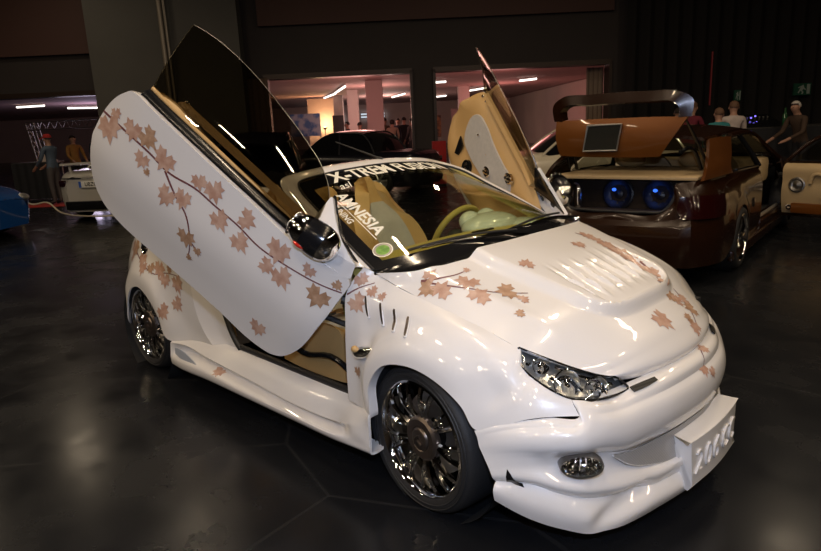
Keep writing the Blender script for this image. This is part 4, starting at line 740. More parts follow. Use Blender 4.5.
def coupe():
    c = [ # side from door gap to the tail, belt to sill / arch
     [(1.05,-.775,.90),(1.05,-.825,.76),(1.05,-.835,.55),(1.05,-.835,.35),(1.05,-.82,.17)],
     [(.70,-.775,.91),(.70,-.825,.77),(.70,-.835,.56),(.70,-.84,.36),(.70,-.825,.17)],
     [(.45,-.77,.915),(.45,-.825,.78),(.44,-.84,.60),(.42,-.85,.40),(.40,-.845,.17)],
     [(.28,-.765,.92),(.29,-.825,.79),(.30,-.845,.65),(.31,-.862,.50),(.335,-.868,.30)],
     [(.14,-.76,.925),(.16,-.82,.80),(.18,-.845,.70),(.20,-.865,.61),(.22,-.872,.52)],
     [(0,-.755,.93),(0,-.82,.81),(0,-.845,.74),(0,-.865,.68),(0,-.872,.615)],
     [(-.16,-.75,.93),(-.17,-.815,.81),(-.19,-.845,.71),(-.21,-.865,.62),(-.225,-.872,.52)],
     [(-.33,-.745,.93),(-.33,-.81,.81),(-.33,-.845,.67),(-.325,-.865,.50),(-.335,-.868,.30)],
     [(-.55,-.73,.925),(-.55,-.795,.81),(-.55,-.835,.67),(-.52,-.865,.48),(-.48,-.85,.20)],
     [(-.78,-.70,.915),(-.79,-.755,.81),(-.80,-.79,.67),(-.79,-.825,.48),(-.75,-.80,.18)],
     [(-.90,-.60,.90),(-.93,-.64,.80),(-.95,-.66,.68),(-.99,-.68,.50),(-.95,-.65,.17)]]
    G = patch([list(r) for r in zip(*c)], 6, 7)
    for s in (1, -1):
        b = MB(); b.shell(G, .02, 0); b = b if s == 1 else b.mirror(); bp(b, 'rear_wing', 'brown', ang=45)
    # boot edge, sill panel and bumper across the tail
    rows = [[(-.90,-.60,.90),(-.92,-.52,.885),(-.93,-.50,.75),(-.945,-.40,.645),(-.96,0,.635)],[(-.94,-.645,.78),(-.955,-.56,.77),(-.965,-.53,.68),(-.975,-.42,.60),(-.985,0,.595)],[(-.96,-.66,.62),(-.965,-.60,.61),(-.975,-.54,.59),(-.985,-.42,.57),(-.99,0,.565)],[(-.995,-.675,.54),(-1.01,-.60,.53),(-1.015,-.54,.53),(-1.02,-.42,.525),(-1.03,0,.52)],[(-1.0,-.68,.44),(-1.02,-.60,.44),(-1.025,-.54,.44),(-1.03,-.42,.44),(-1.04,0,.44)],[(-.95,-.65,.17),(-.97,-.58,.17),(-.98,-.52,.17),(-.985,-.40,.17),(-.99,0,.17)]]
    b = MB(); b.shell(patch(mirrow(rows), 6, 6, breaks=(2, 3)), .02, 0); bp(b, 'rear_bumper', 'brown', ang=30)
    b = MB(); P = crl(A3([(-.905,-.52,.885),(-.925,-.505,.76),(-.94,-.44,.66),(-.958,-.25,.638),(-.962,0,.636),(-.958,.25,.638),(-.94,.44,.66),(-.925,.505,.76),(-.905,.52,.885)]), 6); b.tube(list(P), .014, 8, 0); bp(b, 'boot_seal', 'black')
    b = MB(); b.grid(A3([[(-.92,-.52,.64),(-.92,.52,.64)],[(-.48,-.60,.60),(-.48,.60,.60)],[(-.46,-.62,.90),(-.46,.62,.90)]])); 
    for s in (1, -1): b.grid(A3([[(-.92,-.52*s,.62),(-.91,-.52*s,.89)],[(-.48,-.61*s,.58),(-.48,-.62*s,.90)]]))
    bx = bp(b, 'speaker_box', 'box_trim', ang=20)
    for y in (.14, -.25):
        b = MB(); ax = A3((-1, 0, .12)); c0 = A3((-.485, y, .735)); b.lathe([(.150, -.01), (.152, .02), (.138, .026), (.128, .012), (.10, -.004), (.05, -.03)], 32, 0, c0, ax); b.lathe([(.05, -.03), (.045, -.008), (.002, .004)], 24, 0, c0, ax); w = bp(b, 'subwoofer', 'cone', bx)
        b = MB(); b.ell(c0+A3((-.035, .03, .045)), (.006, .022, .016), None, 0, 12, 8); bp(b, 'lamp', 'blue_led', w)
        l = lamp('subwoofer_light', 'POINT', (0, 0, 0), .07, (.05, .2, 1), (.03, .03)); l.location = BM[:3, :3]@(c0+A3((-.10, .03, .05)))+BM[:3, 3]
    b = MB(); b.tube([(-.74,.44,.60),(-.74,.44,.80),(-.74,.44,.84)], [.035, .035, .012], 14, 0); b.tube([(-.74,.44,.84),(-.78,.46,.86)], .012, 8, 0); bp(b, 'capacitor', 'chrome', bx)
    # tail lamps
    for s in (1, -1):
        R1 = [(-.50,-.832,.775),(-.66,-.812,.79),(-.80,-.765,.79),(-.905,-.68,.79),(-.955,-.56,.78)]; R2 = [(-.50,-.852,.68),(-.67,-.835,.68),(-.81,-.795,.68),(-.93,-.70,.68),(-.975,-.55,.66)]; R3 = [(-.50,-.858,.60),(-.68,-.845,.60),(-.82,-.81,.60),(-.945,-.71,.60),(-.985,-.60,.60)]
        b = MB(); b.shell(patch([R1, R2, R3], 6, 5)+A3((-.012, -.008, 0)), .02, 0); t = bp(b if s == 1 else b.mirror(), 'tail_lamp', 'taillamp')
    # roof, pillars, deck
    rows = [[(-.36,-.58,1.215),(-.40,-.3,1.25),(-.41,0,1.26)],[(.2,-.60,1.24),(.2,-.3,1.28),(.2,0,1.29)],[(.70,-.60,1.255),(.70,-.3,1.30),(.70,0,1.31)],[(1.15,-.60,1.245),(1.18,-.3,1.29),(1.2,0,1.30)],[(1.50,-.59,1.205),(1.55,-.3,1.25),(1.57,0,1.26)]]
    b = MB(); b.shell(patch(mirrow(rows), 6, 6), .03, 0); bp(b, 'roof', 'brown')
    for s in (1, -1):
        m = (lambda q: q) if s == 1 else (lambda q: q.mirror())
        b = MB(); b.shell(patch([[(-.36,-.60,1.22),(-.05,-.625,1.225),(.25,-.64,1.215)],[(-.60,-.66,1.09),(-.3,-.69,1.085),(.02,-.705,1.075)],[(-.82,-.70,.96),(-.5,-.745,.95),(-.20,-.765,.935)],[(-.88,-.70,.91),(-.5,-.75,.92),(-.18,-.768,.92)]], 5, 6), .03, 0); bp(m(b), 'rear_pillar', 'brown_lit' if s == 1 else 'brown')  # near rear pillar takes a lighter brown, with the light painted in
        b = MB(); b.tube([(.42,-.615,1.228),(1.1,-.625,1.235),(1.50,-.625,1.195),(1.95,-.70,1.02),(2.28,-.77,.88)], [.030, .028, .028, .03, .035], 8, 0, 5); bp(m(b), 'front_pillar', 'brown')
        b = MB(); b.tube([(.78,-.63,1.215),(.92,-.71,1.05),(1.02,-.785,.89)], [.026, .028, .030], 8, 0, 4); b.tube([(.08,-.775,.925),(.5,-.785,.915),(1.02,-.79,.90)], .012, 6, 0, 4); bp(m(b), 'centre_pillar', 'gloss_black')
        b = MB(); b.grid(patch([[(.25,-.645,1.205),(.78,-.635,1.205)],[(.02,-.705,1.07),(.90,-.715,1.05)],[(-.19,-.765,.93),(1.0,-.785,.90)]], 5, 5)); bp(m(b), 'quarter_glass', 'sideglass')
        b = MB(); b.box((1.65, -.78, .26), (1.25, .14, .14), None, 0, .03); b.box((1.0, -.845, .17), (2.6, .05, .10), None, 0, .02); bp(m(b), 'sill', 'brown')
        b = MB(); b.tube([(1.03,-.80,.34),(2.2,-.80,.34)], .018, 8, 0); bp(m(b), 'sill_strip', 'silver')
        b = MB(); b.shell(patch([[(2.25,-.78,.89),(2.8,-.74,.86),(3.3,-.66,.78),(3.48,-.5,.70)],[(2.25,-.83,.70),(2.75,-.83,.72),(3.3,-.78,.62),(3.55,-.6,.58)],[(2.25,-.83,.45),(2.42,-.85,.42),(3.1,-.86,.44),(3.6,-.62,.38)],[(2.25,-.82,.17),(2.36,-.84,.2),(3.1,-.84,.2),(3.6,-.6,.17)]], 5, 5), .02, 0); bp(m(b), 'front_wing', 'brown')
        b = MB(); b.lathe([(.33, -.85), (.33, -.5), (.0, -.5)], 32, 0, (0, 0, .30)); bp(m(b), 'wheel_arch_liner', 'dark_liner')
    b = MB(); b.shell(patch(mirrow([[(2.2,-.76,.90),(2.15,-.4,.95),(2.12,0,.96)],[(2.8,-.72,.86),(2.8,-.4,.90),(2.8,0,.91)],[(3.45,-.55,.72),(3.55,-.3,.74),(3.6,0,.75)]]), 5, 5), .02, 0); bp(b, 'bonnet', 'brown')
    b = MB(); b.shell(patch(mirrow([[(3.47,-.52,.70),(3.57,-.3,.72),(3.62,0,.73)],[(3.62,-.6,.40),(3.72,-.3,.40),(3.75,0,.40)],[(3.55,-.58,.17),(3.64,-.3,.17),(3.67,0,.17)]]), 4, 4), .02, 0); bp(b, 'front_bumper', 'brown')
    b = MB(); b.grid(patch(mirrow([[(1.55,-.57,1.215),(1.60,-.3,1.25),(1.62,0,1.26)],[(2.20,-.74,.90),(2.12,-.4,.94),(2.10,0,.95)]]), 5, 5)); bp(b, 'windscreen', 'sideglass')
    b = MB(); b.box((-.32, 0, .925), (1.08, 1.34, .03), None, 0, .01); bp(b, 'parcel_shelf', 'cream_leather')
    b = MB(); b.box((.42, 0, .62), (.20, 1.30, .62), None, 0, .06); b.box((.75, 0, .42), (.55, 1.30, .20), None, 0, .06); rs = bp(b, 'rear_seat', 'cream_leather')
    for y in (.34, -.33):
        b = MB(); b.ell((.36, y, 1.005), (.07, .17, .085), None, 0, 16, 10); bp(b, 'headrest', 'tan', rs)
    for y in (.36, -.36):
        b = MB(); rows = [[(1.25-.25*t+.04, y-w, .42+.62*t), (1.25-.25*t, y, .42+.62*t), (1.25-.25*t+.04, y+w, .42+.62*t)] for t, w in ((0, .22), (.4, .25), (.8, .2), (1, .10))]
        b.shell(patch(rows, 6, 5), .10, 0, flip=True); b.box((1.5, y, .40), (.5, .50, .16), None, 0, .05); b.tube([(1.0, y, 1.02), (.98, y, 1.10)], .02, 6, 1); b.ell((.98, y, 1.13), (.06, .13, .08), None, 0, 14, 10); bp(b, 'front_seat', ['cream_leather', 'chrome'])
    b = MB(); b.box((1.9, 0, .78), (.45, 1.40, .28), None, 0, .05); bp(b, 'dashboard', 'cream_leather')
    b = MB(); b.box((1.3, 0, .20), (4.2, 1.30, .10), None, 0); b.box((-.2, 0, .40), (1.2, 1.1, .36), None, 0); b.box((2.9, 0, .45), (1.2, 1.1, .5), None, 0); b.box((1.55, 0, .29), (1.4, 1.5, .06), None, 0); bp(b, 'underbody', 'underbody', smooth=False)
    b = MB(); b.box((1.03, -.70, .58), (.05, .20, .58), None, 0, .02); bp(b, 'door_jamb', 'cream_leather')
    # side pocket trim and chrome badge on the flank
    b = MB(); b.ell((.62, -.842, .56), (.030, .012, .050), None, 0, 12, 8); bp(b, 'fuel_flap_ring', 'chrome')
    # raised boot lid with screen, wing, struts
    b = MB(); T = [(-.885,.60,1.445),(-.90,.3,1.45),(-.905,0,1.45),(-.90,-.3,1.45),(-.885,-.575,1.44)]; Md = [(-.90,.60,1.28),(-.925,.3,1.29),(-.93,0,1.29),(-.925,-.28,1.29),(-.90,-.47,1.28)]; Bt = [(-.88,.565,1.125),(-.90,.27,1.115),(-.905,0,1.11),(-.90,-.2,1.11),(-.88,-.36,1.115)]
    b.shell_to(patch([T, Md, Bt], 6, 6), .05, (1, 0, 0)); LID = bp(b, 'boot_lid', 'copper', ang=50)
    q = A3([(-.955,.265,1.395),(-.955,-.045,1.40),(-.950,-.005,1.175),(-.950,.305,1.17)]); b = MB(); b.prism(q, (.03, 0, 0)); sc = bp(b, 'screen', 'screen', LID, bevel=.004)
    b = MB(); b.tube(list(q)+[q[0]], .010, 8, 0, cap=False); bp(b, 'screen_frame', 'silver', sc)
    W1 = [(-.90,.535,1.44),(-.91,.55,1.53),(-.92,.51,1.565),(-.93,.25,1.575),(-.935,0,1.58),(-.93,-.25,1.575),(-.92,-.46,1.565),(-.91,-.50,1.53),(-.90,-.50,1.44)]; W2 = [(-.88,.625,1.44),(-.88,.635,1.59),(-.90,.56,1.645),(-.92,.26,1.665),(-.925,0,1.67),(-.92,-.26,1.665),(-.90,-.51,1.645),(-.88,-.60,1.59),(-.88,-.60,1.44)]
    b = MB(); G = patch([W1, W2], 6, 3); b.shell_to(G, .09, (1, 0, 0)); bp(b, 'rear_spoiler', 'brown', LID, ang=45)
    for s, y in ((1, -.55), (-1, .58)):
        b = MB(); b.tube([(-.86, y, 1.42), (-.62, y-.05*s, 1.20), (-.45, -.66*s, .97)], [.010, .016, .012], 8, 0, 2); b.tube([(-.86, y*.95, 1.15), (-.6, y, 1.16), (-.40, y*1.05, .97)], .018, 8, 0, 4); bp(b, 'lid_strut', 'gloss_black', LID)
    # open door
    hx = A3((2.16, -.86, 0)); d = A3((-math.cos(math.radians(74)), -math.sin(math.radians(74)), 0)); n = A3((d[1], -d[0], 0)); n = n if n[0] < 0 else -n   # n faces the tail
    def D_(a, z, w): return hx+d*a+A3((0, 0, z))+n*w
    b = MB(); G = patch([[D_(a, .86, 0) for a in (0, .4, .8, 1.18)], [D_(a, .55, -.03) for a in (0, .4, .8, 1.22)], [D_(a, .22, 0) for a in (0, .4, .8, 1.16)]], 5, 5); b.shell(G, .02, 0); DR = bp(b, 'door', 'brown')
    b = MB(); G = patch([[D_(a, z0, w) for a in (.03, .12, .55, 1.0, 1.12)] for z0, w in ((.84, .03), (.80, .09), (.62, .09), (.55, .10), (.38, .08), (.26, .04))], 5, 5); b.shell(G, .02, 0, flip=True); b.grid(patch([[D_(a, z0, w) for a in (.03, .03)] for z0, w in ((.84, 0), (.26, 0))], 1, 1)); LN = bp(b, 'door_lining', 'cream_leather', DR)
    b = MB(); c0 = D_(.20, .60, .105); b.lathe([(.085, -.01), (.088, .015), (.075, .02), (.066, .006), (.02, -.01)], 24, 0, c0, n); b.lathe([(.05, .0), (.002, .014)], 20, 0, c0, n); bp(b, 'door_speaker', 'steel', LN)
    b = MB(); c0 = D_(.13, .34, .10); b.lathe([(.034, -.01), (.036, .01), (.02, .012), (.002, .006)], 16, 0, c0, n); bp(b, 'tweeter', 'chrome', LN)
    b = MB(); b.tube([D_(a, z, .12) for a, z in ((.34, .62), (.38, .72), (.46, .72), (.52, .58), (.48, .46))], .022, 8, 0, 5); bp(b, 'pull_handle', 'cream_leather', LN)
    b = MB(); b.box(D_(.5, .33, .09), (.05, .7, .12), np.stack([n, d, A3((0, 0, 1))], 1), 0, .02); bp(b, 'door_pocket', 'copper', LN)
    b = MB(); b.tube([D_(.02, .86, .0), D_(.40, 1.16, -.02), D_(.85, 1.20, -.02), D_(1.15, .88, 0)], .022, 8, 0, 4); bp(b, 'window_frame', 'brown', DR)
    b = MB(); b.grid(patch([[D_(.10, .88, 0), D_(.42, 1.15, 0)], [D_(1.12, .88, 0), D_(.86, 1.19, 0)]], 4, 4)); bp(b, 'window_glass', 'sideglass', DR)
    b = MB(); b.tube([D_(-.05, .30, 0), D_(.05, .32, .01)], .03, 8, 0); b.tube([D_(-.05, .70, 0), D_(.05, .70, .01)], .03, 8, 0); bp(b, 'hinge', 'black', DR)
    # wheels
    for x in (0, 2.70):
        for s in (1, -1):
            def fx(b): return (b if s == 1 else b.mirror()).xf(np.array([[1, 0, 0, x], [0, 1, 0, -.868*s], [0, 0, 1, .30], [0, 0, 0, 1.0]]))
            r = MB(); r.lathe([(.222, .0), (.228, -.006), (.220, -.010), (.205, .01), (.20, .17), (.222, .18)], 40, 0)
            for k in range(14):
                a = 2*math.pi*k/14; r.tube([(q*math.cos(a+o), y, q*math.sin(a+o)) for q, y, o in ((.045, .02, 0), (.12, .008, .05), (.205, .018, .10))], [.011, .009, .010], 6, 0, 2); r.ell((.17*math.cos(a), .004, .17*math.sin(a)), (.011, .007, .011), None, 0, 6, 5)
            w = bp(fx(r), 'wheel_rim', 'chrome')
            t = MB(); t.lathe([(.22, .01), (.226, -.006), (.25, -.014), (.275, -.006), (.294, .02), (.300, .06), (.300, .15), (.28, .19), (.225, .185)], 48, 0); bp(fx(t), 'tyre', 'tyre', w)
            h = MB(); h.lathe([(.002, -.008), (.04, -.008), (.05, .0), (.052, .03)], 20, 0); bp(fx(h), 'hub_cap', 'chrome', w)
coupe()
# ================================================================ other cars
def generic_car(name, label, cat_loc, rz, paint, glass='sideglass', L=4.1, hatch=False, group=None, roof=1.38, hw=.83, wing=False, lampm='taillamp', open_gate=False, plate=False):
    root = thing(name, label, 'car', cat_loc, rz, group); Mx = lmat(rz, cat_loc)
    B = lambda b, n, m, p=None, **k: b.xf(Mx).build(n, m, p or root, **k)
    x0, x1 = -L*.5, L*.5; bl = .86
    st = [(x0, .55, .80), (x0+.10, .72, .86), (x0+.5, hw-.02, .90), (x0+1.2, hw, .90), (0, hw, .90), (x1-1.35, hw, .90), (x1-.6, hw-.03, .80), (x1-.12, .66, .66), (x1, .48, .58)]
    rows = []
    for (x, w, zt) in st: rows.append([(x, 0, zt+.03), (x, -w*.5, zt+.02), (x, -w*.86, zt-.01), (x, -w*.97, zt-.12), (x, -w, .55), (x, -w*.98, .35), (x, -w*.90, .18)])
    G = patch(rows, 4, 5); b = MB(); b.grid(G, 0); b2 = b.mirror(); b.add(b2.v, b2.f, 0)
    for r in (rows[0], rows[-1]):
        P = r+[(p[0], -p[1], p[2]) for p in reversed(r[1:])]; b.add(P, [tuple(range(len(P)))], 0)
    B(b, 'body_shell', paint, ang=40)
    xr, xf = (x0+.25 if hatch else x0+.95), x1-1.15
    gh = [[(xr, -hw*.86, bl), (xr+.02, 0, bl+.03)], [(xr+.38, -hw*.68, roof-.06), (xr+.36, 0, roof-.02)], [(xr+.8, -hw*.67, roof-.02), (xr+.8, 0, roof+.02)], [(xf-.75, -hw*.67, roof-.03), (xf-.78, 0, roof+.01)], [(xf, -hw*.85, bl), (xf+.08, 0, bl+.03)]]
    b = MB(); a = crl(A3([r[0] for r in gh]), 6); m_ = crl(A3([r[1] for r in gh]), 6); G = np.stack([a, a*.5+m_*.5+A3((0, 0, .015)), m_]); q = MB(); q.grid(crl(G, 3)); q2 = q.mirror(); q.add(q2.v, q2.f, 0); B(q, 'windscreen', glass)
    rf = [r for r in crl(A3([g[0] for g in gh[1:4]]), 6)]; rc = [r for r in crl(A3([g[1] for g in gh[1:4]]), 6)]
    q = MB(); q.shell(patch([[tuple(p+A3((0, 0, .012))) for p in rf], [tuple((p+r)/2+A3((0, 0, .028))) for p, r in zip(rf, rc)], [tuple(r+A3((0, 0, .012))) for r in rc]], 1, 3), .02); q2 = q.mirror(); q.add(q2.v, q2.f, 0); B(q, 'roof', paint)
    for s in (1, -1):
        q = MB(); q.grid(A3([[(p[0], p[1]-.004, p[2]) for p in a], [(p[0], -hw*.90, bl) for p in a]])); B(q if s == 1 else q.mirror(), 'side_window', glass)
        q = MB(); q.tube([(p[0], p[1]-.01, p[2]) for p in a], .022, 6, 0); q.tube([((xr+xf)/2, -hw*.69, roof-.04), ((xr+xf)/2-.08, -hw*.90, bl)], .03, 6, 0); B(q if s == 1 else q.mirror(), 'window_pillar', paint)
        q = MB(); q.box((x0+.06, -.56, .70), (.10, .26, .12), None, 0, .03); B(q if s == 1 else q.mirror(), 'tail_lamp', lampm)
        q = MB(); q.ell((x1-.12, -.50, .60), (.12, .16, .07), None, 0, 14, 10); B(q if s == 1 else q.mirror(), 'headlight', 'silver')
        for x in (x0+.80, x1-.80):
            w = MB(); w.lathe([(.20, .01), (.226, -.006), (.27, -.008), (.295, .02), (.30, .06), (.30, .15), (.2, .18)], 32, 0); tr = np.array([[1, 0, 0, x], [0, 1, 0, -hw-.004], [0, 0, 1, .30], [0, 0, 0, 1.0]]); w = w.xf(tr); wo = B(w if s == 1 else w.mirror(), 'tyre', 'tyre')
            w = MB(); w.lathe([(.205, .01), (.19, .03), (.06, .04)], 24, 0)
            for k in range(6): w.tube([(.03*math.cos(k*1.047), .005, .03*math.sin(k*1.047)), (.20*math.cos(k*1.047), .012, .20*math.sin(k*1.047))], .02, 6, 0)
            w.lathe([(.045, .03), (.045, 0), (.002, -.004)], 16, 0); w = w.xf(tr); B(w if s == 1 else w.mirror(), 'wheel_rim', 'silver', wo)
    q = MB(); q.box((0, 0, .22), (L*.85, hw*1.6, .12), None, 0); B(q, 'underbody', 'underbody', smooth=False)
    q = MB(); q.box((x0-.015, 0, .30), (.10, 1.15, .16), None, 0, .03); B(q, 'diffuser', 'gloss_black')
    if wing:
        q = MB(); G = patch([[(x0+.02, y, z+.0) for y, z in ((-.62, 1.02), (-.3, 1.035), (0, 1.04), (.3, 1.035), (.62, 1.02))], [(x0+.22, y, z-.02) for y, z in ((-.62, 1.02), (-.3, 1.035), (0, 1.04), (.3, 1.035), (.62, 1.02))]], 4, 3); q.shell(G, .035)
        for y in (-.5, .5): q.tube([(x0+.14, y, .86), (x0+.12, y, 1.01)], .025, 6, 0)
        B(q, 'rear_spoiler', paint)
    if plate:
        q = MB(); q.box((x0-.055, 0, .68), (.012, .52, .115), None, 0, .004); q.box((x0-.062, .235, .68), (.004, .045, .112), None, 1); po = B(q, 'number_plate', ['plate_white', 'plate_blue'])
        V, F = text_mesh('UBZC-05', .10, 0, .002, 1.05); q = MB(); q.add([(x0-.0625, -p[0]*.85-.03, .68+p[1]) for p in V], F); B(q, 'plate_characters', 'gloss_black', po, smooth=False, fixn=False)
        q = MB(); q.tube([(x0-.01, -.6, .79), (x0-.02, 0, .79), (x0-.01, .6, .79)], .012, 6, 0, 3); B(q, 'tail_trim', 'chrome')
    if open_gate:
        q = MB(); G = patch([[(xr+.25, y, roof) for y in (-.58, -.3, 0, .3, .58)], [(xr-.10, y, roof+.12-.03*abs(y)) for y in (-.60, -.3, 0, .3, .60)], [(xr-.50, y, roof+.10-.10*abs(y)) for y in (-.56, -.3, 0, .3, .56)], [(xr-.72, y, roof-.04-.10*abs(y)) for y in (-.50, -.28, 0, .28, .50)]], 5, 5); q.shell(G, .04); B(q, 'tailgate', paint)
    return root
M['grey_paint'] = mat('silver_grey_paint', (.52, .50, .46), .3, .2, .8); M['blue_paint'] = mat('bright_blue_paint', (.01, .085, .33), .22, .3, 1); M['dark_paint'] = mat('midnight_paint', (.008, .008, .013), .25, .0, .35)
M['plate_white'] = mat('plate_white', (.7, .7, .68), .4); M['plate_blue'] = mat('plate_blue', (.03, .1, .45), .4); M['dark_glass'] = mat('privacy_glass', (.006, .006, .008), .05, 0, 1)
g = generic_car('hatchback_car', 'silver grey car with rear wing and white number plate in front of truss', rm(-5.45, 13.75, 0), ROOMROT+math.pi/2-.10, 'grey_paint', 'dark_glass', hatch=False, roof=1.22, wing=True, plate=True)
generic_car('blue_car', 'bright blue car whose nose shows at the left edge of the photo', rm(-8.28, 10.2, 0), ROOMROT-.10, 'blue_paint', 'dark_glass')
generic_car('dark_car', 'black car with its tailgate lifted, behind the tinted raised door glass', rm(-2.75, 12.6, 0), ROOMROT+math.radians(98), 'dark_paint', 'dark_glass', hatch=True, open_gate=True, roof=1.34)
generic_car('dark_saloon', 'midnight black saloon parked in front of the lit lobby doorway', rm(-1.25, 15.3, 0), ROOMROT+math.radians(150), 'dark_paint', 'dark_glass', roof=1.36)
generic_car('cream_car', 'cream estate car parked side-on behind the brown coupe', rm(3.05, 11.6, 0), ROOMROT+math.pi, 'cream', 'dark_glass', hatch=True, roof=1.36, L=3.8)
# ================================================================ people
M['skin'] = mat('skin', (.42, .23, .16), .6); M['hair_dark'] = mat('dark_hair', (.02, .013, .01), .7); M['hair_brown'] = mat('brown_hair', (.13, .065, .035), .7); M['hair_grey'] = mat('white_hair', (.55, .50, .46), .7); M['shoe'] = mat('dark_shoe', (.02, .02, .02), .6)
def cloth(n, c): M[n] = mat(n, c, .85, noise=(14, tuple(x*.75 for x in c), .3)); return n
def person(loc, face, h, top, legs, label, hair='hair_dark', arms=((.10, -.25), (.10, -.25)), lean=0.0, cap=None, coat=False, stride=0.0, group=None, longhair=False):
    """face: angle of the direction faced in the hall's frame (0 = right, 90 deg = away from the camera)"""
    s = h/1.75; verts = []; edges = []; rad = []
    def V(x, y, z, r, prev=None):
        verts.append(Vector((x*s, y*s, z*s))); rad.append(r*s)
        if prev is not None: edges.append((prev, len(verts)-1))
        return len(verts)-1
    ly = lambda z: lean*max(0, z-.95)
    pel = V(0, 0, .95, .135); wa = V(0, ly(1.12), 1.12, .125, pel); ch = V(0, ly(1.32), 1.32, .150, wa); nk0 = V(0, ly(1.46), 1.455, .075, ch); nk = V(0, ly(1.5)+.01, 1.52, .055, nk0); hd = V(0, ly(1.6)+.03, 1.60, .088, nk); ht = V(0, ly(1.66)+.02, 1.68, .080, hd)
    for sd, (fw, ad) in zip((1, -1), arms):
        sh = V(.18*sd, ly(1.43), 1.42, .065, ch); el = V((.235)*sd, ly(1.3)+fw*.5, 1.14, .046, sh); wr = V((.22+ad*.2)*sd, ly(1.3)+fw*.5+.08+fw, 1.14-.24*math.cos(min(1.4, abs(fw)*3)), .031, el)
        dv = (verts[wr]-verts[el])/s; dv.normalize(); p = verts[wr]/s+dv*.07; pm = V(p.x, p.y, p.z, .034, wr)
        for k in range(4):
            o = dv*(.075+.012*(1-abs(k-1.4)))+Vector((0, .022*(k-1.5), 0)); q = V(p.x+dv.x*.03, p.y+.016*(k-1.5)+dv.y*.03, p.z+dv.z*.03, .011, pm); V(p.x+o.x-.012*sd, p.y+o.y, p.z+o.z, .009, q)
        q = V(p.x-.01*sd, p.y+.04, p.z+.01, .012, pm); V(p.x-.015*sd, p.y+.062, p.z-.03, .010, q)
    for sd in (1, -1):
        st_ = stride*sd; hp = V(.09*sd, 0, .88, .100, pel); kn = V(.10*sd, st_*.5+.02, .50, .066, hp); an = V(.10*sd, st_-.02, .09, .045, kn); V(.115*sd, st_+.15, .035, .036, an)
    me = bpy.data.meshes.new('figure'); me.from_pydata([v[:] for v in verts], edges, []); o = bpy.data.objects.new('figure', me); COL.objects.link(o)
    md = o.modifiers.new('skin', 'SKIN'); sk = me.skin_vertices[0].data
    for i, r in enumerate(rad): sk[i].radius = (r, r*(.82 if i in (pel, wa, ch) else 1))
    sk[pel].use_root = True
    su = o.modifiers.new('sub', 'SUBSURF'); su.levels = 2; su.render_levels = 2
    dg = bpy.context.evaluated_depsgraph_get(); dg.update(); em = bpy.data.meshes.new_from_object(o.evaluated_get(dg)); bpy.data.objects.remove(o); bpy.data.meshes.remove(me)
    em.name = 'person'; em.materials.clear()
    for k in ('skin', top, legs, 'shoe'): em.materials.append(M[k])
    wrl = [v/s for v in (verts[i] for i in range(len(verts)))]
    for p in em.polygons:
        c = p.center/s; m = 0
        if c.z < .08: m = 3
        elif c.z < (.55 if coat else .94) and abs(c.x) < .21: m = 2
        elif c.z < 1.475: m = 1
        p.material_index = m
    # hands stay bare
    hands = [i for i, r in enumerate(rad) if r/s < .036 and r/s > .03]
    for p in em.polygons:
        c = p.center/s
        for i in hands:
            if (c-verts[i]/s).length < .105 and c.z > .5 and abs(c.x) > .12: p.material_index = 0
    em.shade_smooth()
    ob = bpy.data.objects.new('person', em); COL.objects.link(ob); rz = ROOMROT+face-math.pi/2; ob.location = loc; ob.rotation_euler = (0, 0, rz); tag(ob, label, 'person', group)
    Mx = lmat(rz, loc)
    hc = A3((0, ly(1.6)+.022, 1.645))*s
    b = MB(); R3 = (.092*s, .105*s, .10*s); th = np.linspace(.02, 1.75, 10); ph = np.linspace(0, 2*math.pi, 20, endpoint=False)
    G = []
    for t in th:
        r_ = []
        for q in ph:
            tt = t*(1.0 if math.sin(q) < .2 else .62); 
            if longhair and math.sin(q) < 0: tt = t*1.35
            r_.append(hc+A3((R3[0]*math.cos(q)*math.sin(tt), R3[1]*math.sin(q)*math.sin(tt)-.012*s, R3[2]*math.cos(tt)*1.05)))
        G.append(r_)
    b.grid(np.array(G), 0, cu=True); b.xf(Mx).build('hair', hair, ob)
    b = MB(); b.ell(hc+A3((0, .098, -.035))*s, (.012*s, .018*s, .022*s), None, 0, 8, 6)
    for sd in (1, -1): b.ell(hc+A3((.088*sd, -.005, -.03))*s, (.010*s, .02*s, .03*s), None, 0, 8, 6)
    b.xf(Mx).build('face', 'skin', ob)
    for sd in (1, -1):
        b = MB(); b.ell(hc+A3((.033*sd, .086, -.015))*s, (.010*s, .006*s, .006*s), None, 0, 8, 6); b.xf(Mx).build('eye', 'shoe', ob)
    if cap:
        b = MB(); b.lathe([(.004*s, .062*s), (.06*s, .055*s), (.098*s, .02*s), (.106*s, -.03*s)], 20, 0, hc+A3((0, -.008, .055))*s, (0, 0, 1)); G = np.array([[hc+A3((r*math.sin(a), r*math.cos(a)*1.0, .028-.02*abs(math.sin(a))-(r-.1)*.1))*s for a in np.linspace(-.9, .9, 9)] for r in (.10, .14, .185)]); b.shell(G, .006*s); b.xf(Mx).build('cap', cap, ob)
    return ob
cloth('denim', (.10, .14, .20)); cloth('red_cloth', (.45, .02, .02)); cloth('dark_cloth', (.018, .018, .022)); cloth('navy_cloth', (.02, .025, .05)); cloth('beige_cloth', (.34, .25, .18)); cloth('white_cloth', (.62, .52, .48)); cloth('teal_cloth', (.03, .22, .24)); cloth('burgundy_cloth', (.16, .012, .03)); cloth('grey_cloth', (.10, .09, .09)); cloth('yellow_cloth', (.35, .17, .04)); cloth('brown_cloth', (.07, .04, .025))
D_ = math.radians
person(rm(-8.25, 15.2, 0), D_(165), 1.62, 'denim', 'grey_cloth', 'person in red cap and denim jacket standing by the truss arch', cap='red_cloth', arms=((.22, -.2), (.18, -.2)))
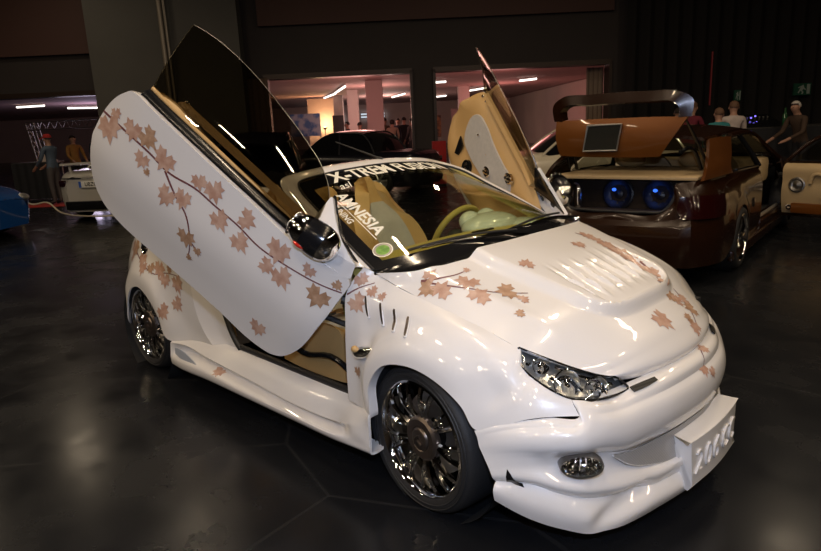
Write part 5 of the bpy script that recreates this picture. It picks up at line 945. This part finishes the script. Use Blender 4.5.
person(rm(-9.15, 18.1, 0), D_(-40), 1.60, 'yellow_cloth', 'dark_cloth', 'person in a rusty yellow top behind the small table under the truss', arms=((.2, -.2), (.2, -.2)))
person(rm(-8.6, 19.8, 0), D_(60), 1.68, 'dark_cloth', 'dark_cloth', 'person in dark clothes behind the red cap, right of the truss leg')
person(rm(-8.38, 17.9, 0), D_(100), 1.66, 'navy_cloth', 'dark_cloth', 'person in navy beside the grey panel wall, near the raised door')
person(rm(-1.98, 23.2, 0), D_(190), 1.66, 'navy_cloth', 'dark_cloth', 'person in navy jacket reaching out between the two white columns', arms=((.42, -.3), (.12, -.2)), stride=.12)
person(rm(-1.52, 22.7, 0), D_(60), 1.62, 'dark_cloth', 'dark_cloth', 'person in black seen from behind, beside the front white column')
person(rm(-.40, 23.0, 0), D_(90), 1.66, 'beige_cloth', 'brown_cloth', 'person in long beige coat with back turned in the lobby doorway', coat=True, longhair=True)
person(rm(-.72, 24.8, 0), D_(60), 1.76, 'brown_cloth', 'dark_cloth', 'person in brown jacket just left of the beige coat')
person(rm(.02, 24.2, 0), D_(110), 1.74, 'dark_cloth', 'dark_cloth', 'tall person in black just right of the beige coat')
person(rm(.30, 23.6, 0), D_(140), 1.68, 'grey_cloth', 'dark_cloth', 'person in dark grey partly behind the lobby door frame', longhair=True)
person(rm(-.22, 26.0, 0), D_(270), 1.72, 'navy_cloth', 'dark_cloth', 'person facing the hall behind the beige coat')
person(rm(5.95, 11.8, 0), D_(80), 1.63, 'white_cloth', 'dark_cloth', 'person in white t-shirt with back turned beyond the brown coupe', arms=((.16, -.2), (.16, -.2)), hair='hair_brown')
person(rm(5.40, 11.2, 0), D_(85), 1.52, 'teal_cloth', 'dark_cloth', 'person in teal shirt left of the white t-shirt', arms=((.10, -.2), (.10, -.2)), hair='hair_brown')
person(rm(5.45, 12.5, 0), D_(40), 1.66, 'burgundy_cloth', 'dark_cloth', 'person in burgundy hoodie leaning over beside the teal shirt', arms=((.2, -.2), (.2, -.2)), lean=.2, hair='hair_brown')
person(rm(5.62, 13.4, 0), D_(70), 1.56, 'brown_cloth', 'dark_cloth', 'person in brown half hidden behind the burgundy hoodie')
person(rm(7.28, 11.9, 0), D_(200), 1.58, 'brown_cloth', 'dark_cloth', 'white haired person bending at the dark table, right edge of photo', hair='hair_grey', lean=.35, arms=((.3, -.2), (.3, -.2)))
# ================================================================ curtains, truss, stands, lobby things
def curtain(name, label, u0, u1, w, z0, z1, m, amp=.09, per=.34, cat='curtain'):
    us = np.arange(u0, u1+.01, per/8); G = np.array([[rm(u, w+amp*math.sin(u/per*2*math.pi+.4*math.sin(u*1.7))*(.7+.3*(z1-z)/(z1-z0)), z) for u in us] for z in np.linspace(z0, z1, 5)])
    b = MB(); b.shell(G, .02, 0); return tag(b.build(name, m), label, cat)
M['beige_drape'] = mat('beige_drape', (.30, .22, .17), .9)
curtain('stage_curtain', 'tall black velvet curtain along the right side of the hall', 5.55, 19.5, 16.4, 0.03, 5.9, 'curtain')
curtain('beige_drape', 'narrow beige drape at the right end of the second doorway', 4.85, 5.30, 17.45, 0.02, 2.7, 'beige_drape', .03, .12, 'curtain')
curtain('brown_drape', 'brown pleated drape seen through the raised tinted door glass', -3.95, -3.36, 16.7, 0.02, 2.75, M.setdefault('brown_drape', mat('brown_drape', (.13, .085, .06), .9)), .03, .16, 'curtain')
M['alu'] = mat('aluminium_truss', (.45, .42, .38), .35, .9)
def truss():
    t = thing('truss_arch', 'aluminium lattice truss arch standing in the left doorway', 'truss', rm(-9.0, 18.9, 0))
    def seg(a, b_, n):
        a, b_ = A3(a), A3(b_); d = b_-a; d_ = d/np.linalg.norm(d); x = np.cross(d_, FH); x = x/np.linalg.norm(x) if np.linalg.norm(x) > .1 else RT; y = np.cross(d_, x); q = MB(); k = [a+.11*(i*x+j*y) for i, j in ((-1, -1), (1, -1), (1, 1), (-1, 1))]
        for c in k: q.tube([c, c+d], .022, 6, 0)
        for i in range(n):
            for f in range(4): q.tube([k[f]+d*i/n, k[(f+1) % 4]+d*(i+.5)/n, k[f]+d*(i+1)/n], .012, 5, 0)
        return q
    seg(rm(-10.35, 18.9, .01), rm(-10.65, 18.9, 1.98), 7).build('upright', 'alu', t); seg(rm(-8.05, 20.5, .01), rm(-8.05, 20.5, 1.98), 7).build('upright', 'alu', t); seg(rm(-10.75, 18.9, 1.90), rm(-8.0, 18.9, 1.92), 12).build('beam', 'alu', t); seg(rm(-8.0, 18.9, 1.9), rm(-8.05, 20.6, 1.9), 5).build('beam', 'alu', t)
truss()
b = MB(); rbox(b, -9.3, -7.3, 14.7, 15.6, .0, .008); tag(b.build('red_carpet', M.setdefault('carpet_red', mat('carpet_red', (.42, .03, .02), .9))), 'small red carpet on the floor between blue and grey cars', 'carpet')
b = MB(); b.tube([rm(-7.55, 12.5, .45), rm(-7.3, 12.45, .30), rm(-6.9, 12.3, .33), rm(-6.5, 12.0, .16), rm(-5.8, 11.7, .10), rm(-5.1, 11.5, .14), rm(-4.6, 11.5, .3)], .016, 6, 0, 6); b.tube([rm(-7.55, 12.5, .01), rm(-7.55, 12.5, .48)], .02, 8, 0); b.lathe([(.14, 0), (.14, .015), (.02, .02)], 16, 0, rm(-7.55, 12.5, .0), (0, 0, 1)); b.tube([rm(-4.6, 11.5, .0), rm(-4.6, 11.5, .33)], .02, 8, 0)
tag(b.build('barrier_rope', 'cream'), 'pale barrier rope hanging in front of the silver grey car', 'rope')
def table(label, u0, u1, w0, w1, z, m='dark_cloth', name='table'):
    t = thing(name, label, 'table', rm((u0+u1)/2, (w0+w1)/2, 0)); b = MB(); rbox(b, u0, u1, w0, w1, z-.04, z); b.build('table_top', 'steel', t)
    b = MB(); us = np.linspace(u0, u1, 40); b.shell(np.array([[rm(u, w0-.012+.012*math.sin(u*30), zz) for u in us] for zz in (z-.02, .02)]), .01); b.build('table_skirt', m, t)
    for u in (u0+.05, u1-.05):
        for w in (w0+.05, w1-.05): b = MB(); b.tube([rm(u, w, 0), rm(u, w, z-.04)], .02, 8); b.build('leg', 'steel', t)
    return t
table('long table with dark skirt below the sound mixer, right edge of photo', 6.0, 9.0, 12.4, 13.2, 1.12)
table('small dark table under the truss arch with papers on it', -10.1, -9.0, 16.7, 17.2, .95)
b = MB(); rbox(b, -9.4, -9.1, 16.8, 17.1, .952, .99); rbox(b, -9.37, -9.13, 16.83, 17.05, .99, 1.15); tag(b.build('paper_stack', 'white_cloth'), 'white paper stack on the small dark table', 'paper')
mx = thing('sound_mixer', 'black sound mixing desk with small blue lights on the long table', 'mixer', rm(6.75, 12.7, 1.12))
b = MB(); b.prism([rm(6.35, 12.45, 1.125), rm(6.35, 13.0, 1.125), rm(6.35, 13.0, 1.36), rm(6.35, 12.45, 1.20)], RT*.85); b.build('desk_body', 'gloss_black', mx, smooth=False)
b = MB()
for k in range(9): b.box(rm(6.45+.08*k, 12.75, 1.30), (.03, .05, .04), RM, 0, .004)
b.build('fader', 'steel', mx)
for u, z in ((6.72, 1.30), (6.80, 1.33), (6.78, 1.22)):
    b = MB(); b.ell(rm(u, 12.55+.1*(z > 1.25), z), (.018, .018, .014), None, 0, 8, 6); b.build('indicator_lamp', M.setdefault('violet_lamp', emitmat('violet_lamp', (.2, .15, 1), 2.5)), mx)
b = MB(); b.lathe([(.002, 0), (.045, .0), (.045, .20), (.02, .26), (.017, .34), (.002, .34)], 16, 0, rm(7.35, 12.6, 1.122), (0, 0, 1)); tag(b.build('bottle', M.setdefault('green_glass', mat('green_glass', (.02, .08, .03), .1))), 'green bottle on the long table right of the mixing desk', 'bottle')
def sign(u, z, w_, h_, label, full=True):
    t = thing('exit_sign', label, 'sign', rm(u, 16.2, z)); b = MB(); rbox(b, u-w_/2, u+w_/2, 16.2, 16.25, z-h_/2, z+h_/2); b.build('sign_plate', M.setdefault('sign_green', mat('sign_green', (.015, .085, .05), .5)), t, smooth=False)
    b = MB(); y = 16.195
    P = lambda x, z_: rm(u+x*w_, y, z+z_*h_)
    b.prism([P(-.05, .30), P(.02, .38), P(.10, .10), P(.20, -.02), P(.16, -.08), P(.04, .02), P(-.02, -.12), P(.06, -.25), P(.02, -.42), P(-.06, -.40), P(-.02, -.24), P(-.14, -.12), P(-.22, -.34), P(-.28, -.30), P(-.18, -.02), P(-.12, .18), P(-.24, .10), P(-.28, .16)], -FH*.006)
    b.prism([P(.24, -.4), P(.42, -.4), P(.42, .4), P(.24, .4)], -FH*.006); b.build('pictogram', M.setdefault('sign_white', mat('sign_white', (.35, .42, .38), .5)), t, smooth=False)
sign(9.82, 1.88, .42, .28, 'green and white exit sign on the black curtain, upper right')
sign(8.23, 1.80, .16, .26, 'small narrow green exit sign above the white t-shirt')
b = MB(); b.tube([rm(7.53, 16.15, 1.6), rm(7.53, 16.15, 2.85)], .022, 6); tag(b.build('red_strip', M.setdefault('red_light_paint', mat('red_light_paint', (.28, .01, .02), .5))), 'thin red vertical strip hanging on the black curtain', 'strip')  # plain red colour stands in for a thin red light
def column(u0, u1, w, label):
    t = thing('column', label, 'column', rm((u0+u1)/2, w, 0)); b = MB(); rbox(b, u0, u1, w, w+.55, 0.12, 3.03); b.build('shaft', 'white_col', t, smooth=False); b = MB(); rbox(b, u0-.02, u1+.02, w-.02, w+.57, 0, .12); b.build('plinth', 'white_col', t, smooth=False)
column(-1.30, -.70, 23.6, 'wide white square column in the middle of the lit lobby'); column(-2.42, -1.95, 29, 'narrower white column further back in the lobby'); column(-3.45, -3.0, 33, 'dark edged column at the back of the lobby beside the warm lamp'); column(2.55, 3.05, 30, 'shaded column behind the raised left-hand door')
for (a, c, lb) in (((-2.1, 24.6), (-2.9, 28.9), 'fluorescent tube nearest the doorway in the long slanting row'), ((-2.95, 29.4), (-3.9, 33.2), 'long middle fluorescent tube of the slanting row'), ((-4.9, 39), (-5.8, 44), 'farthest fluorescent tube of the slanting row'), ((-.55, 36), (.12, 32.6), 'single fluorescent tube above the crowd in the lobby'), ((1.10, 24.6), (1.62, 24.4), 'upper left fluorescent tube in the second doorway'), ((1.75, 38.5), (2.45, 37.2), 'lower left fluorescent tube in the second doorway'), ((3.30, 32.4), (3.85, 30.4), 'middle fluorescent tube beside the raised left-hand door'), ((4.62, 26.0), (5.10, 25.2), 'rightmost fluorescent tube in the second doorway'), ((-16.6, 28.6), (-15.2, 28.2), 'short fluorescent tube in the left doorway'), ((-15.9, 31.5), (-13.6, 33.5), 'long fluorescent tube in the left doorway')):
    t = thing('fluorescent_lamp', lb, 'lamp', rm((a[0]+c[0])/2, (a[1]+c[1])/2, 2.95)); b = MB(); P = [rm(a[0], a[1], 2.93), rm(c[0], c[1], 2.93)]; b.tube(P, .04, 8); b.build('tube', 'tube', t); b = MB(); b.tube([p+A3((0, 0, .05)) for p in P], .04, 8); b.build('fitting', 'white_col', t)
# windows and boards at the far side of the lobby
M['daylight'] = emitmat('daylight_pane', (.75, .85, .95), .75)
for k, (px0, px1, z0, z1) in enumerate(((-6.6, -5.9, 1.55, 2.35), (-5.4, -4.3, 1.3, 2.35), (-3.1, -1.3, 2.0, 2.4))):
    b = MB(); rbox(b, px0, px1, 47.8, 47.95, z0, z1); w = struct(b.build('window_%d' % (k+1), 'daylight', smooth=False)); b = MB()
    for z in (z0, (z0+z1)/2, z1): rbox(b, px0, px1, 47.7, 47.8, z-.04, z+.04)
    for u in (px0, px1): rbox(b, u-.04, u+.04, 47.7, 47.8, z0, z1)
    b.build('window_frame', 'white_col', w, smooth=False)
def board(u0, u1, w, z0, z1, m, label, m2='white_col'):
    t = thing('display_board', label, 'board', rm((u0+u1)/2, w, 0)); b = MB(); rbox(b, u0, u1, w, w+.04, z0, z1); b.build('panel', m, t, smooth=False)
    for u in (u0+.03, u1-.03): b = MB(); b.tube([rm(u, w+.02, 0), rm(u, w+.02, z0)], .02, 6); b.build('leg', 'steel', t)
M['board_blue'] = mat('blue_white_poster', (.45, .50, .58), .6, noise=(3, (.10, .20, .42), .08)); M['board_dark'] = mat('dark_poster', (.03, .025, .025), .6); M['art'] = mat('ochre_picture', (.45, .25, .10), .6, noise=(6, (.05, .03, .03), .1))
board(-4.9, -3.6, 28.5, 1.15, 2.1, 'board_blue', 'blue and white poster board left in the first doorway'); board(-2.9, -2.45, 27, .9, 1.95, 'board_dark', 'dark poster board beside the narrower white column'); board(1.75, 2.25, 24, 1.2, 1.95, 'white_cloth', 'plain white board in the second doorway'); board(1.05, 1.40, 24.5, .95, 1.75, 'art', 'ochre framed picture on a stand left in the second doorway')
t = thing('red_cabinet', 'red upright cabinet at the left of the second doorway', 'cabinet', rm(.82, 15.5, 0)); b = MB(); rbox(b, .66, .98, 15.4, 15.8, .05, 1.05); b.build('cabinet_body', 'red_cloth', t, smooth=False); b = MB(); rbox(b, .69, .95, 15.39, 15.4, .5, .95); b.build('cabinet_door', 'red_cloth', t, smooth=False); b = MB(); rbox(b, .68, .96, 15.42, 15.78, 0, .05); b.build('plinth', 'gloss_black', t, smooth=False)
# the warm uplight
t = thing('uplight_lamp', 'warm glowing uplight against the lobby wall with a plant beside it', 'lamp', rm(-4.0, 33.4, 0)); b = MB(); b.lathe([(.16, 0), (.16, .03), (.02, .05), (.02, 1.35), (.14, 1.5), (.13, 1.5), (.02, 1.38)], 20, 0, rm(-4.0, 33.4, 0), (0, 0, 1)); b.build('stand', 'steel', t); b = MB(); b.ell(rm(-4.0, 33.4, 1.48), (.09, .09, .05), None, 0, 12, 8); b.build('bulb', M.setdefault('warm_bulb', emitmat('warm_bulb', (1, .62, .25), 14)), t)
lamp('uplight_glow', 'POINT', rm(-4.0, 33.4, 1.62), 90, (1.0, .62, .30), (.08, .08))
b = MB(); rbox(b, -4.9, -3.4, 34.0, 34.2, 0, 2.95); struct(b.build('wall_lobby.001', 'lobbywall', smooth=False))
